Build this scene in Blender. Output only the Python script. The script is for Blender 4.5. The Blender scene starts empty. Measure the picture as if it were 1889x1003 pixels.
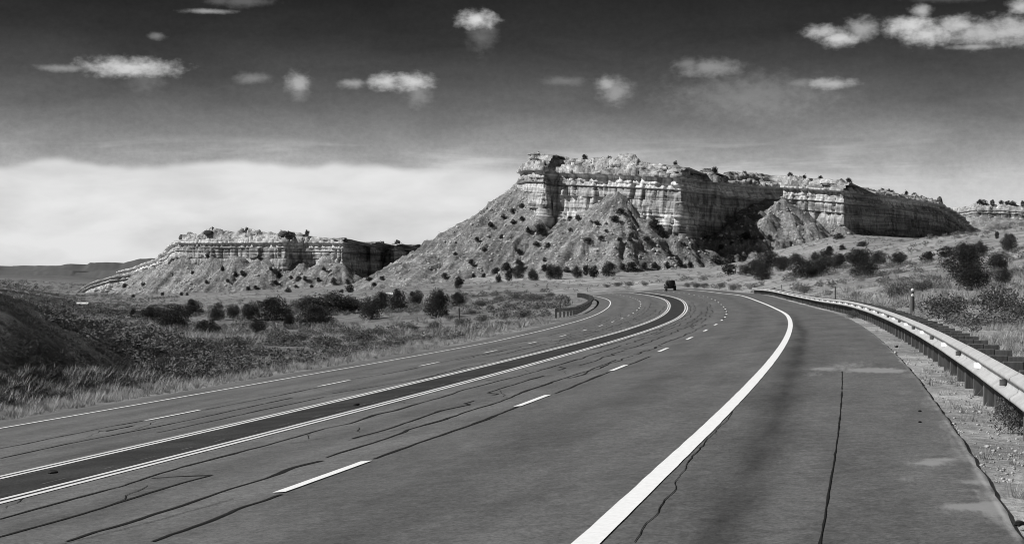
import bpy, bmesh, math, random
import numpy as np
random.seed(7); rng = np.random.default_rng(7)
sc = bpy.context.scene
C = sc.collection

# ------------------------------------------------------------------ camera
F, CX, YH, EYE = 3304.9, 944.5, 490.0, 2.139          # focal length in photo pixels, image centre x, horizon row, eye height
cam = bpy.data.cameras.new('camera'); camo = bpy.data.objects.new('camera', cam); C.objects.link(camo)
camo.location = (0, 0, EYE); camo.rotation_euler = (math.radians(90), 0, 0)
cam.sensor_width = 36; cam.lens = 36 * F / 1889; cam.shift_y = -11.5 / 1889
cam.clip_start = 0.5; cam.clip_end = 30000
sc.camera = camo

# ------------------------------------------------------------------ light
SUN_AZ, SUN_EL = math.radians(-98), math.radians(42)   # from the left
sun = bpy.data.lights.new('sun', 'SUN'); sun.energy = 5.0; sun.angle = math.radians(0.5); sun.color = (1, .995, .985)
suno = bpy.data.objects.new('sun', sun); C.objects.link(suno)
suno.rotation_euler = (math.pi / 2 - SUN_EL, 0, -SUN_AZ + math.pi)
sc.cycles.filter_width = 1.0; sc.cycles.max_bounces = 4; sc.cycles.diffuse_bounces = 2; sc.cycles.glossy_bounces = 2
vs = sc.view_settings; vs.view_transform = 'Standard'; vs.look = 'None'; vs.exposure = 0; vs.gamma = 1

W = bpy.data.worlds.new('World'); sc.world = W; W.use_nodes = True
W.cycles.sampling_method = 'MANUAL'; W.cycles.sample_map_resolution = 256
nt = W.node_tree; nt.nodes.clear()
class NB:                                              # tiny node builder
    def __init__(s, nt): s.nt = nt
    def n(s, t, ins=None, **kw):
        o = s.nt.nodes.new(t)
        for k, v in kw.items(): setattr(o, k, v)
        for k, v in (ins or {}).items():
            if hasattr(v, 'is_linked') or isinstance(v, bpy.types.NodeSocket): s.nt.links.new(v, o.inputs[k])
            else: o.inputs[k].default_value = v
        return o
    def m(s, op, a, b=0.0, c=None, clamp=False):
        i = {0: a, 1: b}
        if c is not None: i[2] = c
        return s.n('ShaderNodeMath', i, operation=op, use_clamp=clamp).outputs[0]
    def mr(s, v, a, b, c=0.0, d=1.0, t='SMOOTHSTEP'):
        return s.n('ShaderNodeMapRange', {0: v, 1: a, 2: b, 3: c, 4: d}, interpolation_type=t).outputs[0]
    def noise(s, vec, scale, detail=4, rough=.55, dist=0.0):
        return s.n('ShaderNodeTexNoise', {'Vector': vec, 'Scale': scale, 'Detail': detail, 'Roughness': rough, 'Distortion': dist}).outputs[0]
    def ramp(s, v, pts, ip='LINEAR'):
        r = s.n('ShaderNodeValToRGB', {0: v}); cr = r.color_ramp; cr.interpolation = ip
        while len(cr.elements) < len(pts): cr.elements.new(.5)
        for e, (p, g) in zip(cr.elements, pts): e.position = p; e.color = (g, g, g, 1)
        return r.outputs[0]
    def lerp(s, f, a, b):
        return s.m('ADD', s.m('MULTIPLY', a, s.m('SUBTRACT', 1.0, f)), s.m('MULTIPLY', b, f))
b = NB(nt)
sky = b.n('ShaderNodeTexSky', sky_type='NISHITA', sun_disc=False, sun_elevation=SUN_EL, sun_rotation=SUN_AZ % (2 * math.pi), air_density=1.0, dust_density=1.0)
tc = b.n('ShaderNodeTexCoord').outputs['Generated']
sx = b.n('ShaderNodeSeparateXYZ', {0: tc})
el = b.m('ARCSINE', sx.outputs[2]); az = b.m('ARCTAN2', sx.outputs[0], sx.outputs[1])
eld = b.m('MULTIPLY', el, 180 / math.pi); azd = b.m('MULTIPLY', az, 180 / math.pi)
# black and white film behind a deep red filter: the open sky darkens fast with height
bw = b.n('ShaderNodeRGBToBW', {0: sky.outputs[0]}).outputs[0]
SKYK = 1.0
filt = b.ramp(b.m('DIVIDE', eld, 15.0, clamp=True), [(0, .70), (.09, .64), (.155, .56), (.21, .42), (.255, .29), (.30, .195), (.345, .125), (.40, .072), (.49, .034), (.56, .022), (1, .016)])
dirn = b.n('ShaderNodeCombineXYZ', {0: b.m('MULTIPLY', azd, .35), 1: b.m('MULTIPLY', eld, 1.0), 2: 3.3}).outputs[0]
wisp = b.noise(dirn, .55, 6, .6, .4)
fleckn = b.noise(b.n('ShaderNodeCombineXYZ', {0: b.m('MULTIPLY', azd, 1.0), 1: b.m('MULTIPLY', eld, 1.3), 2: 0.5}).outputs[0], 4.0, 5, .75)
base = b.m('MULTIPLY', b.m('MULTIPLY', filt, b.mr(wisp, .25, .75, .76, 1.28, 'LINEAR')), b.mr(fleckn, .3, .7, .9, 1.1, 'LINEAR'))
def pel(py): return math.degrees(math.atan((YH - py) / F))
def paz(px): return math.degrees(math.atan((px - CX) / F))
# the white cloud bank low on the left, thinning to streaks on the right
v1 = b.n('ShaderNodeCombineXYZ', {0: b.m('MULTIPLY', azd, .28), 1: 0.0, 2: 1.7}).outputs[0]
edge = b.m('ADD', b.mr(b.noise(v1, 1.35, 2, .45), .3, .7, 2.95, 3.45, 'LINEAR'), b.mr(azd, -2.0, 3.5, 0.0, -.15))
crisp = b.mr(azd, -4.0, 2.0, .26, .9)
bank = b.n('ShaderNodeMapRange', {0: b.m('SUBTRACT', edge, eld), 1: b.m('MULTIPLY', crisp, -.4), 2: crisp, 3: 0.0, 4: 1.0}, interpolation_type='SMOOTHERSTEP').outputs[0]
soft = b.noise(dirn, .8, 4, .5, .15)
bank = b.m('MULTIPLY', bank, b.mr(azd, -1.0, 5.0, 1.0, .38))
bankv = b.mr(soft, .34, .66, .62, .80, 'LINEAR')
col = b.lerp(bank, base, bankv)
# streaks above the mesa on the right
st = b.noise(b.n('ShaderNodeCombineXYZ', {0: b.m('MULTIPLY', azd, .16), 1: b.m('MULTIPLY', eld, 1.5), 2: 9.2}).outputs[0], 1.1, 5, .55, .3)
stm = b.m('MULTIPLY', b.m('MULTIPLY', b.mr(st, .48, .72), b.mr(eld, 1.2, 2.6)), b.mr(eld, 3.1, 4.3, 1.0, 0.0))
col = b.lerp(b.m('MULTIPLY', stm, .5), col, .78)
# small fair-weather clouds
clouds = [(240,133,74,15,.85),(120,137,46,6,.3),(270,150,30,22,.12),(880,37,30,14,.95),(890,60,24,30,.14),(712,152,28,13,.8),(760,152,34,14,.85),(772,172,20,22,.22),
 (550,156,20,17,.5),(552,170,14,16,.2),(650,156,20,8,.4),(465,148,28,9,.22),(385,28,38,4,.4),(440,8,50,10,.14),(290,75,14,6,.22),(1120,156,18,12,.5),(1134,168,26,22,.35),
 (1310,128,52,15,.3),(1270,120,22,10,.2),(1530,160,42,9,.55),(1480,158,22,8,.22),(1520,66,30,11,.75),(1550,78,30,13,.85),(1590,62,27,17,.5),(1680,60,42,17,.9),(1712,74,42,18,.85),(1768,60,34,15,.75),
 (1810,75,60,20,.65),(1868,72,54,22,.7),(1700,33,18,10,.6),(1800,99,40,5,.45),(1886,30,20,12,.7),(1390,180,130,34,.16),(1040,150,34,8,.15),(1750,8,60,9,.12)]
wv = b.n('ShaderNodeCombineXYZ', {0: azd, 1: b.m('MULTIPLY', eld, 1.5), 2: 0.0}).outputs[0]
w1 = b.m('MULTIPLY', b.m('SUBTRACT', b.noise(wv, 2.6, 5, .55), .5), 1.7)
w2 = b.m('MULTIPLY', b.m('SUBTRACT', b.noise(wv, 8.0, 3, .5), .5), .35)
pv = b.n('ShaderNodeCombineXYZ', {0: azd, 1: eld, 2: 0.0}).outputs[0]; warp = b.m('ADD', w1, w2); acc = None
for px, py, w, h, s in clouds:
    kx, ky = F / w * math.pi / 180, F / h * math.pi / 180
    d2 = b.n('ShaderNodeVectorMath', {0: b.n('ShaderNodeVectorMath', {0: pv, 1: (kx, ky, 0), 2: (-paz(px) * kx, -pel(py) * ky, 0)}, operation='MULTIPLY_ADD').outputs[0]}, operation='LENGTH').outputs['Value']
    k = b.mr(b.m('ADD', d2, warp), 1.65, -.05, 0.0, s)
    acc = k if acc is None else b.m('MAXIMUM', acc, k)
col = b.lerp(acc, col, .72)
# the sky texture keeps its own variation round the compass (brighter towards the sun)
tint = b.m('MULTIPLY', bw, 0.1)
col = b.m('MULTIPLY', col, b.mr(tint, 0.0, 1.2, .93, 1.12, 'LINEAR'))
bg = b.n('ShaderNodeBackground', {0: col, 1: 1.0})
nt.links.new(bg.outputs[0], b.n('ShaderNodeOutputWorld').inputs[0])

# ------------------------------------------------------------------ helpers
def hsh(ix, iy, iz=0):
    ix = np.asarray(ix).astype(np.int64).astype(np.uint64); iy = np.asarray(iy).astype(np.int64).astype(np.uint64); iz = np.asarray(iz).astype(np.int64).astype(np.uint64)
    h = (ix * np.uint64(374761393) + iy * np.uint64(668265263) + iz * np.uint64(2147483647 + 144)) & np.uint64(0xffffffff)
    h = ((h ^ (h >> np.uint64(13))) * np.uint64(1274126177)) & np.uint64(0xffffffff)
    h = ((h ^ (h >> np.uint64(16))) * np.uint64(2246822519)) & np.uint64(0xffffffff)
    return ((h ^ (h >> np.uint64(15))) & np.uint64(0xffffff)).astype(float) / 0xffffff
def vn(x, y, z=0.0):
    x, y, z = np.broadcast_arrays(np.asarray(x, float), np.asarray(y, float), np.asarray(z, float))
    ix, iy, iz = np.floor(x), np.floor(y), np.floor(z)
    fx, fy, fz = x - ix, y - iy, z - iz
    fx = fx * fx * (3 - 2 * fx); fy = fy * fy * (3 - 2 * fy); fz = fz * fz * (3 - 2 * fz)
    r = 0
    for a in (0, 1):
        for bb in (0, 1):
            for c in (0, 1):
                r = r + hsh(ix + a, iy + bb, iz + c) * (fx if a else 1 - fx) * (fy if bb else 1 - fy) * (fz if c else 1 - fz)
    return r
def fbm(x, y, z=0.0, o=4, g=.5):
    r = 0; a = 1; t = 0
    for i in range(o):
        r = r + a * vn(x * 2 ** i + 17.3 * i, y * 2 ** i - 9.1 * i, z * 2 ** i + 3.7 * i); t += a; a *= g
    return r / t
def sstep(x): x = np.clip(x, 0, 1); return x * x * (3 - 2 * x)

def mesh(name, V, Fq, mat=None, parent=None, attrs=None, smooth=False, vattrs=None):
    V = np.asarray(V, np.float32); Fq = np.asarray(Fq, np.int32)
    me = bpy.data.meshes.new(name); k = Fq.shape[1]
    me.vertices.add(len(V)); me.vertices.foreach_set('co', V.ravel())
    me.loops.add(Fq.size); me.loops.foreach_set('vertex_index', Fq.ravel())
    me.polygons.add(len(Fq)); me.polygons.foreach_set('loop_start', np.arange(0, Fq.size, k, dtype=np.int32))
    for an, av in (attrs or {}).items():
        at = me.attributes.new(an, 'FLOAT', 'POINT'); at.data.foreach_set('value', np.asarray(av, np.float32))
    for an, av in (vattrs or {}).items():
        at = me.attributes.new(an, 'FLOAT_VECTOR', 'POINT'); at.data.foreach_set('vector', np.asarray(av, np.float32).ravel())
    me.update(calc_edges=True); me.validate()
    if smooth: me.polygons.foreach_set('use_smooth', np.ones(len(Fq), bool))
    if mat: me.materials.append(mat)
    return link(name, me, parent)
def link(name, me, parent=None):
    o = bpy.data.objects.new(name, me); C.objects.link(o)
    if parent is not None: o.parent = parent
    return o
def gridfaces(nr, nc):
    i = np.arange(nr - 1)[:, None] * nc + np.arange(nc - 1)[None]
    return np.stack([i, i + 1, i + nc + 1, i + nc], -1).reshape(-1, 4)
def tag(o, label=None, cat=None, group=None, kind=None):
    if label: o['label'] = label
    if cat: o['category'] = cat
    if group: o['group'] = group
    if kind: o['kind'] = kind
    return o
def empty(name, loc, rz=0.0):
    o = bpy.data.objects.new(name, None); C.objects.link(o); o.location = loc; o.rotation_euler = (0, 0, rz); o.empty_display_size = .3
    return o
def boxes(lst):                                        # list of (x0,x1,y0,y1,z0,z1) -> verts, faces
    V = []; Q = []
    for x0, x1, y0, y1, z0, z1 in lst:
        n = len(V)
        V += [(x0,y0,z0),(x1,y0,z0),(x1,y1,z0),(x0,y1,z0),(x0,y0,z1),(x1,y0,z1),(x1,y1,z1),(x0,y1,z1)]
        Q += [tuple(n + i for i in q) for q in ((0,3,2,1),(4,5,6,7),(0,1,5,4),(1,2,6,5),(2,3,7,6),(3,0,4,7))]
    return V, Q
def bm_obj(name, bm, mat, parent=None, bevel=0, smooth=False):
    if bevel: bmesh.ops.bevel(bm, geom=list(bm.edges), offset=bevel, segments=2, affect='EDGES', profile=.5)
    bmesh.ops.recalc_face_normals(bm, faces=bm.faces)
    me = bpy.data.meshes.new(name); bm.to_mesh(me); bm.free()
    if mat: me.materials.append(mat)
    if smooth: me.polygons.foreach_set('use_smooth', np.ones(len(me.polygons), bool))
    return link(name, me, parent)
def box_bm(x0, x1, y0, y1, z0, z1):
    V, Q = boxes([(x0, x1, y0, y1, z0, z1)]); bm = bmesh.new(); v = [bm.verts.new(p) for p in V]
    for q in Q: bm.faces.new([v[i] for i in q])
    return bm

# ------------------------------------------------------------------ materials
def material(name, fn, rough=.9):
    m = bpy.data.materials.new(name); m.use_nodes = True; t = m.node_tree; t.nodes.clear(); bb = NB(t)
    r = fn(bb); colr, bump = (r if isinstance(r, tuple) else (r, None))
    p = bb.n('ShaderNodeBsdfPrincipled', {'Roughness': rough, 'Specular IOR Level': .25})
    if isinstance(colr, (int, float)): p.inputs['Base Color'].default_value = (colr, colr, colr, 1)
    else: t.links.new(colr, p.inputs['Base Color'])
    if bump:
        h, s, d = bump
        bn = bb.n('ShaderNodeBump', {'Height': h, 'Strength': s, 'Distance': d}); t.links.new(bn.outputs[0], p.inputs['Normal'])
    t.links.new(p.outputs[0], bb.n('ShaderNodeOutputMaterial').inputs[0])
    return m
def attr(bb, n, out=2): return bb.n('ShaderNodeAttribute', attribute_name=n).outputs[out]
def pos(bb): return bb.n('ShaderNodeNewGeometry').outputs['Position']
def scl(bb, v, s): return bb.n('ShaderNodeVectorMath', {0: v, 1: s}, operation='MULTIPLY').outputs[0]

def f_asphalt(bb):
    rc = attr(bb, 'rc', 1); P = pos(bb)
    streak = bb.noise(scl(bb, rc, (.05, 1.6, 0)), 1.0, 5, .6)
    blot = bb.noise(scl(bb, rc, (.25, .8, 0)), 1.0, 5, .62)
    grain = bb.noise(P, 24, 6, .9)
    fleck = bb.mr(bb.noise(P, 55, 2, .5), .68, .78)
    mott = bb.noise(P, 5.0, 8, .82)
    v = bb.m('ADD', bb.mr(streak, .25, .75, .110, .140, 'LINEAR'), bb.mr(blot, .32, .68, -.028, .024, 'LINEAR'))
    v = bb.m('MULTIPLY', v, bb.mr(mott, .38, .62, .78, 1.22, 'LINEAR'))
    v = bb.m('MULTIPLY', v, attr(bb, 'wear'))
    v = bb.m('MULTIPLY', v, bb.mr(grain, .38, .62, .58, 1.42, 'LINEAR'))
    v = bb.m('ADD', v, bb.m('MULTIPLY', fleck, .09))
    sandn = bb.mr(bb.m('ADD', attr(bb, 'sand'), bb.mr(bb.noise(scl(bb, rc, (.9, 6, 0)), 1.3, 5, .7), .3, .7, -.4, .3, 'LINEAR')), .10, .9)
    v = bb.lerp(bb.m('MULTIPLY', sandn, .75), v, .30)
    dk = bb.m('MULTIPLY', attr(bb, 'dark'), bb.mr(bb.noise(scl(bb, rc, (.35, 3, 0)), 1.3, 5, .6), .3, .7, .55, 1.1, 'LINEAR'))
    v = bb.m('MULTIPLY', v, bb.m('SUBTRACT', 1.0, bb.m('MULTIPLY', dk, .6)))
    return v, (mott, .35, .02)
M_road = material('asphalt', f_asphalt, .8)
def f_median(bb):
    P = pos(bb); g = bb.noise(P, 25, 5, .8); l = bb.noise(P, .8, 4, .6)
    return bb.m('MULTIPLY', bb.mr(g, .38, .62, .016, .056, 'LINEAR'), bb.mr(l, .36, .64, .7, 1.4, 'LINEAR')), (g, .6, .012)
M_median = material('sealed_asphalt', f_median, .8)
def f_paint(bb):
    P = pos(bb); g = bb.noise(P, 14, 6, .75); c = bb.mr(bb.noise(P, 60, 3, .6), .62, .75, 0, 1)
    v = bb.mr(g, .2, .7, .72, .95, 'LINEAR')
    return bb.lerp(bb.m('MULTIPLY', c, .45), v, .3)
M_paint = material('white_road_paint', f_paint, .6)
def f_paint2(bb):
    P = pos(bb); g = bb.noise(P, 9, 6, .75); c = bb.mr(bb.noise(P, 40, 3, .6), .56, .72, 0, 1)
    return bb.lerp(bb.m('MULTIPLY', c, .4), bb.mr(g, .2, .7, .6, .8, 'LINEAR'), .2)
M_paint2 = material('yellow_road_paint_worn', f_paint2, .7)
M_tar = material('tar_sealant', lambda bb: bb.mr(bb.noise(pos(bb), 20, 3, .6), .3, .7, .008, .022, 'LINEAR'), .6)

def f_ground(bb):
    P = pos(bb)
    big = bb.noise(P, .035, 5, .6); mid = bb.noise(P, .35, 6, .65); fine = bb.noise(P, 6, 5, .75)
    strat = bb.noise(scl(bb, P, (.02, .12, .5)), 1.0, 5, .6)
    v = bb.mr(big, .36, .64, .17, .26, 'LINEAR')
    v = bb.m('MULTIPLY', v, bb.mr(mid, .36, .64, .62, 1.3, 'LINEAR'))
    v = bb.m('MULTIPLY', v, bb.mr(strat, .36, .64, .8, 1.2, 'LINEAR'))
    v = bb.m('MULTIPLY', v, bb.mr(fine, .38, .62, .7, 1.3, 'LINEAR'))
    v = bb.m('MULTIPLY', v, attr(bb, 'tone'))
    st = bb.n('ShaderNodeTexVoronoi', {'Vector': P, 'Scale': 9.0, 'Randomness': 1.0}).outputs[0]
    grav = bb.m('MULTIPLY', attr(bb, 'gravel'), bb.mr(st, .12, .3, 1.0, 0.0))
    gv = bb.mr(bb.noise(P, 11, 2, .5), .3, .7, .08, .5, 'LINEAR')
    v = bb.lerp(bb.m('MULTIPLY', grav, bb.mr(bb.noise(P, 3, 3, .6), .4, .6, .15, .8)), v, gv)
    return v, (bb.m('ADD', fine, bb.m('MULTIPLY', mid, 2.0)), .6, .12)
M_ground = material('dry_earth', f_ground)
def f_talus(bb):
    P = pos(bb)
    mid = bb.noise(P, .12, 6, .65); fine = bb.noise(P, 1.1, 6, .75); big = bb.noise(P, .02, 3, .5)
    ly = bb.noise(scl(bb, P, (.004, .004, .45)), 1.0, 4, .6)
    al = bb.noise(bb.n('ShaderNodeCombineXYZ', {0: bb.m('MULTIPLY', attr(bb, 'along'), .22), 1: bb.m('MULTIPLY', bb.n('ShaderNodeSeparateXYZ', {0: P}).outputs[2], .05), 2: 0.0}).outputs[0], 1.0, 5, .7)
    v = bb.mr(mid, .36, .64, .13, .27, 'LINEAR')
    v = bb.m('MULTIPLY', v, bb.mr(al, .36, .64, .6, 1.35, 'LINEAR'))
    chip = bb.mr(bb.noise(P, .55, 3, .6), .60, .70)
    v = bb.m('ADD', v, bb.m('MULTIPLY', chip, .16))
    v = bb.m('MULTIPLY', v, bb.mr(fine, .38, .62, .5, 1.45, 'LINEAR'))
    v = bb.m('MULTIPLY', v, bb.mr(ly, .35, .65, .82, 1.2, 'LINEAR'))
    v = bb.m('MULTIPLY', v, bb.mr(big, .3, .7, .85, 1.15, 'LINEAR'))
    return v, (fine, .8, .5)
M_talus = material('talus_earth', f_talus)
def f_cliff(bb):
    P = pos(bb); q = attr(bb, 'strat'); t = attr(bb, 'along')
    # thin beds follow the strata, stains run down the face
    qv = bb.n('ShaderNodeCombineXYZ', {0: bb.m('MULTIPLY', t, .012), 1: bb.m('MULTIPLY', q, 19.0), 2: 0.0}).outputs[0]
    beds = bb.noise(qv, 1.0, 5, .7)
    qv2 = bb.n('ShaderNodeCombineXYZ', {0: bb.m('MULTIPLY', t, .01), 1: bb.m('MULTIPLY', q, 5.5), 2: 4.0}).outputs[0]
    thick = bb.noise(qv2, 1.0, 2, .5)
    sv = bb.n('ShaderNodeCombineXYZ', {0: bb.m('MULTIPLY', t, .55), 1: bb.m('MULTIPLY', q, 2.2), 2: 8.0}).outputs[0]
    stain = bb.noise(sv, 1.0, 5, .65)
    fine = bb.noise(P, .9, 5, .7)
    v = bb.mr(thick, .38, .62, .27, .60, 'LINEAR')
    v = bb.m('MULTIPLY', v, bb.mr(beds, .36, .58, .55, 1.18, 'LINEAR'))
    v = bb.m('MULTIPLY', v, bb.mr(stain, .38, .58, .45, 1.12, 'LINEAR'))
    v = bb.m('MULTIPLY', v, bb.mr(fine, .25, .75, .78, 1.2, 'LINEAR'))
    top = bb.mr(q, .72, .9)
    v = bb.m('MINIMUM', bb.m('MULTIPLY', v, bb.m('ADD', 1.0, bb.m('MULTIPLY', top, .35))), .8)
    return v, (bb.m('ADD', fine, beds), .7, .5)
M_cliff = material('banded_sandstone', f_cliff)
def f_cap(bb):
    P = pos(bb); fine = bb.noise(P, .7, 6, .75); mid = bb.noise(P, .16, 4, .6)
    v = bb.mr(mid, .36, .62, .20, .62, 'LINEAR')
    v = bb.m('MULTIPLY', v, bb.mr(fine, .36, .60, .40, 1.15, 'LINEAR'))
    return v, (fine, .8, .5)
M_cap = material('pale_caprock', f_cap)
def f_rock(bb):
    P = pos(bb); f = bb.noise(P, 2.5, 5, .7)
    return bb.mr(f, .3, .7, .28, .6, 'LINEAR'), (f, .6, .2)
M_rock = material('boulder_rock', f_rock)
def f_foliage(lo, hi):
    def g(bb):
        P = pos(bb); oi = bb.n('ShaderNodeObjectInfo').outputs['Random']
        v = bb.mr(bb.noise(P, 1.4, 4, .7), .3, .7, lo, hi, 'LINEAR')
        return bb.m('MULTIPLY', v, bb.mr(oi, 0, 1, .8, 1.25, 'LINEAR'))
    return g
M_juniper = material('juniper_needles', f_foliage(.022, .05))
M_sage = material('sagebrush_leaves', f_foliage(.06, .15))
M_sagestuff = material('low_scrub_leaves', f_foliage(.10, .24))
M_darkscrub = material('dark_bank_scrub', f_foliage(.035, .10))
M_bark = material('shaggy_bark', lambda bb: bb.mr(bb.noise(scl(bb, pos(bb), (6, 6, 1)), 2, 4, .7), .3, .7, .05, .14, 'LINEAR'))
def f_grass(bb):
    P = pos(bb); h = attr(bb, 'h')
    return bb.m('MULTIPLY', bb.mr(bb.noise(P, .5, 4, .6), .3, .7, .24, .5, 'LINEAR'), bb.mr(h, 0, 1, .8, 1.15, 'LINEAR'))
M_grass = material('dry_grass', f_grass)
def f_galv(bb):
    P = pos(bb); n = bb.noise(P, 3, 5, .7); sp = bb.noise(P, 30, 4, .7)
    return bb.m('MULTIPLY', bb.mr(n, .3, .7, .36, .52, 'LINEAR'), bb.mr(sp, .3, .7, .85, 1.12, 'LINEAR')), (sp, .1, .01)
M_galv = material('weathered_galvanised_steel', f_galv, .6)
def f_wood(bb):
    P = pos(bb); n = bb.noise(scl(bb, P, (14, 14, 1.5)), 1.0, 5, .7)
    return bb.mr(n, .3, .7, .05, .15, 'LINEAR'), (n, .5, .01)
M_wood = material('creosoted_timber', f_wood)
M_refl = material('white_reflector', lambda bb: .85, .35)
M_reflback = material('grey_reflector_back', lambda bb: .32, .5)
M_white = material('white_painted_metal', lambda bb: bb.mr(bb.noise(pos(bb), 2, 4, .6), .3, .7, .72, .88, 'LINEAR'), .5)
M_black = material('black_rubber', lambda bb: bb.mr(bb.noise(pos(bb), 12, 4, .6), .3, .7, .012, .03, 'LINEAR'), .8)
M_carpaint = material('black_car_paint', lambda bb: .014, .28)
M_glass = material('tinted_glass', lambda bb: .02, .08)
M_chrome = material('grey_trim', lambda bb: .35, .35)
M_lamp = material('red_tail_lamp', lambda bb: .10, .3)
def f_far(bb):
    P = pos(bb); n = bb.noise(P, .006, 5, .65)
    return bb.mr(n, .3, .7, .06, .13, 'LINEAR')
M_far = material('distant_scrubland', f_far)

# ------------------------------------------------------------------ road alignment (arc length s, offset right of the lane dashes)
KN = np.array([-60, -30, 0, 40, 80, 120, 160, 200, 240, 290, 350, 420, 520, 640.])
KK = np.array([-.001, -.001, -.00079, -.00056, -.00064, -.00059, -.00049, -.00068, -.00059, -.00055, -.00055, -.0008, -.001, -.001])
KZ = np.array([.6, .31, 0, -.43457, -.8985, -1.38224, -1.66312, -1.76927, -2.05775, -2.38334, -2.9, -4.4, -6.5, -8.5])
KB = np.array([.05, .06, .0884, .0869, .09, .0785, .0824, .0870, .0720, .0822, .088, .08, .06, .05])
DS = 1.0; S = np.arange(-60, 640, DS)
def herm(xs, v):
    m = np.gradient(v, KN); i = np.clip(np.searchsorted(KN, xs) - 1, 0, len(KN) - 2); h = KN[i+1] - KN[i]; t = (xs - KN[i]) / h
    return (2*t**3-3*t**2+1)*v[i] + (t**3-2*t**2+t)*h*m[i] + (-2*t**3+3*t**2)*v[i+1] + (t**3-t**2)*h*m[i+1]
_k = np.interp(S, KN, KK); TH = np.cumsum(_k) * DS; I0 = int(60 / DS); TH = TH - TH[I0] + .19313
RX = np.cumsum(np.sin(TH)) * DS; RY = np.cumsum(np.cos(TH)) * DS; RX += -2.19645 - RX[I0]; RY += 16.88116 - RY[I0]
RZ = herm(S, KZ); RB = np.interp(S, KN, KB)
PE_R, PE_L = 6.36, -14.05                              # pavement edges
def xsec(s, off):                                      # road height at (s, off)
    z = np.interp(s, S, RZ); bk = np.interp(s, S, RB)
    return z + np.where(off < 3.9, off * bk, 3.9 * bk + .04 * (off - 3.9))
def rp(s, off, dz=0.0):
    s = np.asarray(s, float); off = np.asarray(off, float)
    t = np.interp(s, S, TH); x = np.interp(s, S, RX) + off * np.cos(t); y = np.interp(s, S, RY) - off * np.sin(t)
    return np.stack(np.broadcast_arrays(x, y, xsec(s, off) + dz), -1)
def rcoord(x, y):
    s = np.interp(y, RY, S)
    for _ in range(6):
        t = np.interp(s, S, TH); dx = x - np.interp(s, S, RX); dy = y - np.interp(s, S, RY)
        s = np.clip(s + dx * np.sin(t) + dy * np.cos(t), -60, 639)
    t = np.interp(s, S, TH); dx = x - np.interp(s, S, RX); dy = y - np.interp(s, S, RY)
    return s, dx * np.cos(t) - dy * np.sin(t)
def rinv(px, py, dz=0.0):                              # photo pixel on the pavement -> (s, off)
    s, o = 60.0, 0.0
    def Q(s, o):
        p = rp(s, o, dz); return np.array([CX + F * p[0] / p[1], YH + F * (EYE - p[2]) / p[1]])
    for _ in range(80):
        q = Q(s, o); J = np.c_[(Q(s + .1, o) - q) / .1, (Q(s, o + .01) - q) / .01]
        try: d = np.linalg.solve(J, np.array([px, py]) - q)
        except Exception: break
        d *= min(1, 12 / max(abs(d[0]), 1e-6)); s = float(np.clip(s + d[0], -20, 345)); o = float(np.clip(o + d[1], -40, 30))
    return s, o

# ------------------------------------------------------------------ terrain: heights read off the photo by column
def zat(py, Y): return EYE - (py - YH) / F * Y
COLS = {  # photo column: [(distance, row) ...]; heights follow from the eye level
 -500: [(20,None,-1.5),(34,None,-1.2),(50,None,1.6),(75,None,1.6),(120,None,-1),(400,None,-4),(800,None,-8),(1500,None,-11),(3000,None,-12),(9000,None,-12)],
 0:    [(20,None,-1.4),(40,None,-1.6),(46,None,-1.5),(52,None,-.75),(62,547),(72,None,1.0),(80,None,-.8),(130,None,-3.5),(400,538),(800,528),(1500,516),(3000,503),(9000,None,-14)],
 120:  [(20,None,-1.4),(45,None,-1.7),(53,None,-1.55),(58,None,-1.0),(68,588),(76,None,.1),(90,None,-1.5),(140,None,-4),(300,566),(600,552),(1000,545),(1500,520),(3000,503),(9000,None,-14)],
 250:  [(20,None,-1.4),(50,None,-1.7),(60,None,-1.55),(68,None,-1.1),(80,617),(92,None,-1.2),(120,None,-3.2),(200,606),(300,588),(500,570),(800,556),(960,546),(1500,530),(9000,None,-16)],
 420:  [(20,None,-1.4),(58,None,-1.9),(75,None,-2.0),(82,None,-1.9),(95,651),(106,None,-2.5),(150,622),(220,602),(350,578),(700,552),(950,538),(1500,530),(9000,None,-16)],
 600:  [(20,None,-1.4),(70,None,-2.0),(100,644),(150,616),(220,598),(350,572),(700,546),(930,530),(1500,525),(9000,None,-16)],
 770:  [(20,None,-1.4),(85,None,-2.2),(115,628),(190,598),(260,576),(450,550),(700,529),(850,514),(1500,510),(9000,None,-16)],
 950:  [(20,None,-1.4),(110,None,-2.4),(150,600),(210,576),(350,549),(480,533),(600,518),(690,505),(1500,500),(9000,None,-10)],
 1150: [(20,None,0),(200,None,-2.5),(330,None,-3),(390,531),(480,522),(560,514),(680,503),(1500,495),(9000,None,-10)],
 1350: [(20,None,.3),(120,None,-.6),(230,533),(300,526),(400,514),(600,499),(690,488),(800,470),(1500,470),(9000,None,-5)],
 1550: [(20,None,.4),(60,None,-.1),(85,570),(110,552),(160,536),(260,514),(350,499),(420,478),(500,450),(560,432),(640,436),(800,430),(1500,440),(9000,None,0)],
 1700: [(20,None,.5),(40,None,.05),(60,602),(90,574),(140,541),(200,514),(270,489),(330,464),(395,441),(440,446),(600,448),(900,440),(1500,430),(9000,None,0)],
 1889: [(14,None,.6),(20,None,.5),(30,None,.05),(45,None,-.1),(70,600),(110,562),(150,531),(190,500),(240,470),(300,441),(355,413),(420,420),(700,440),(1500,420),(9000,None,0)],
 2500: [(14,None,.6),(25,None,.2),(45,None,-.1),(70,None,.2),(150,None,3),(300,None,14),(700,None,20),(1500,None,40),(9000,None,10)],
}
_px = np.array(sorted(COLS)); LY = np.linspace(math.log(4), math.log(9000), 400); UP = np.arange(-900, 2900, 12.0)
_Z = []
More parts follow.
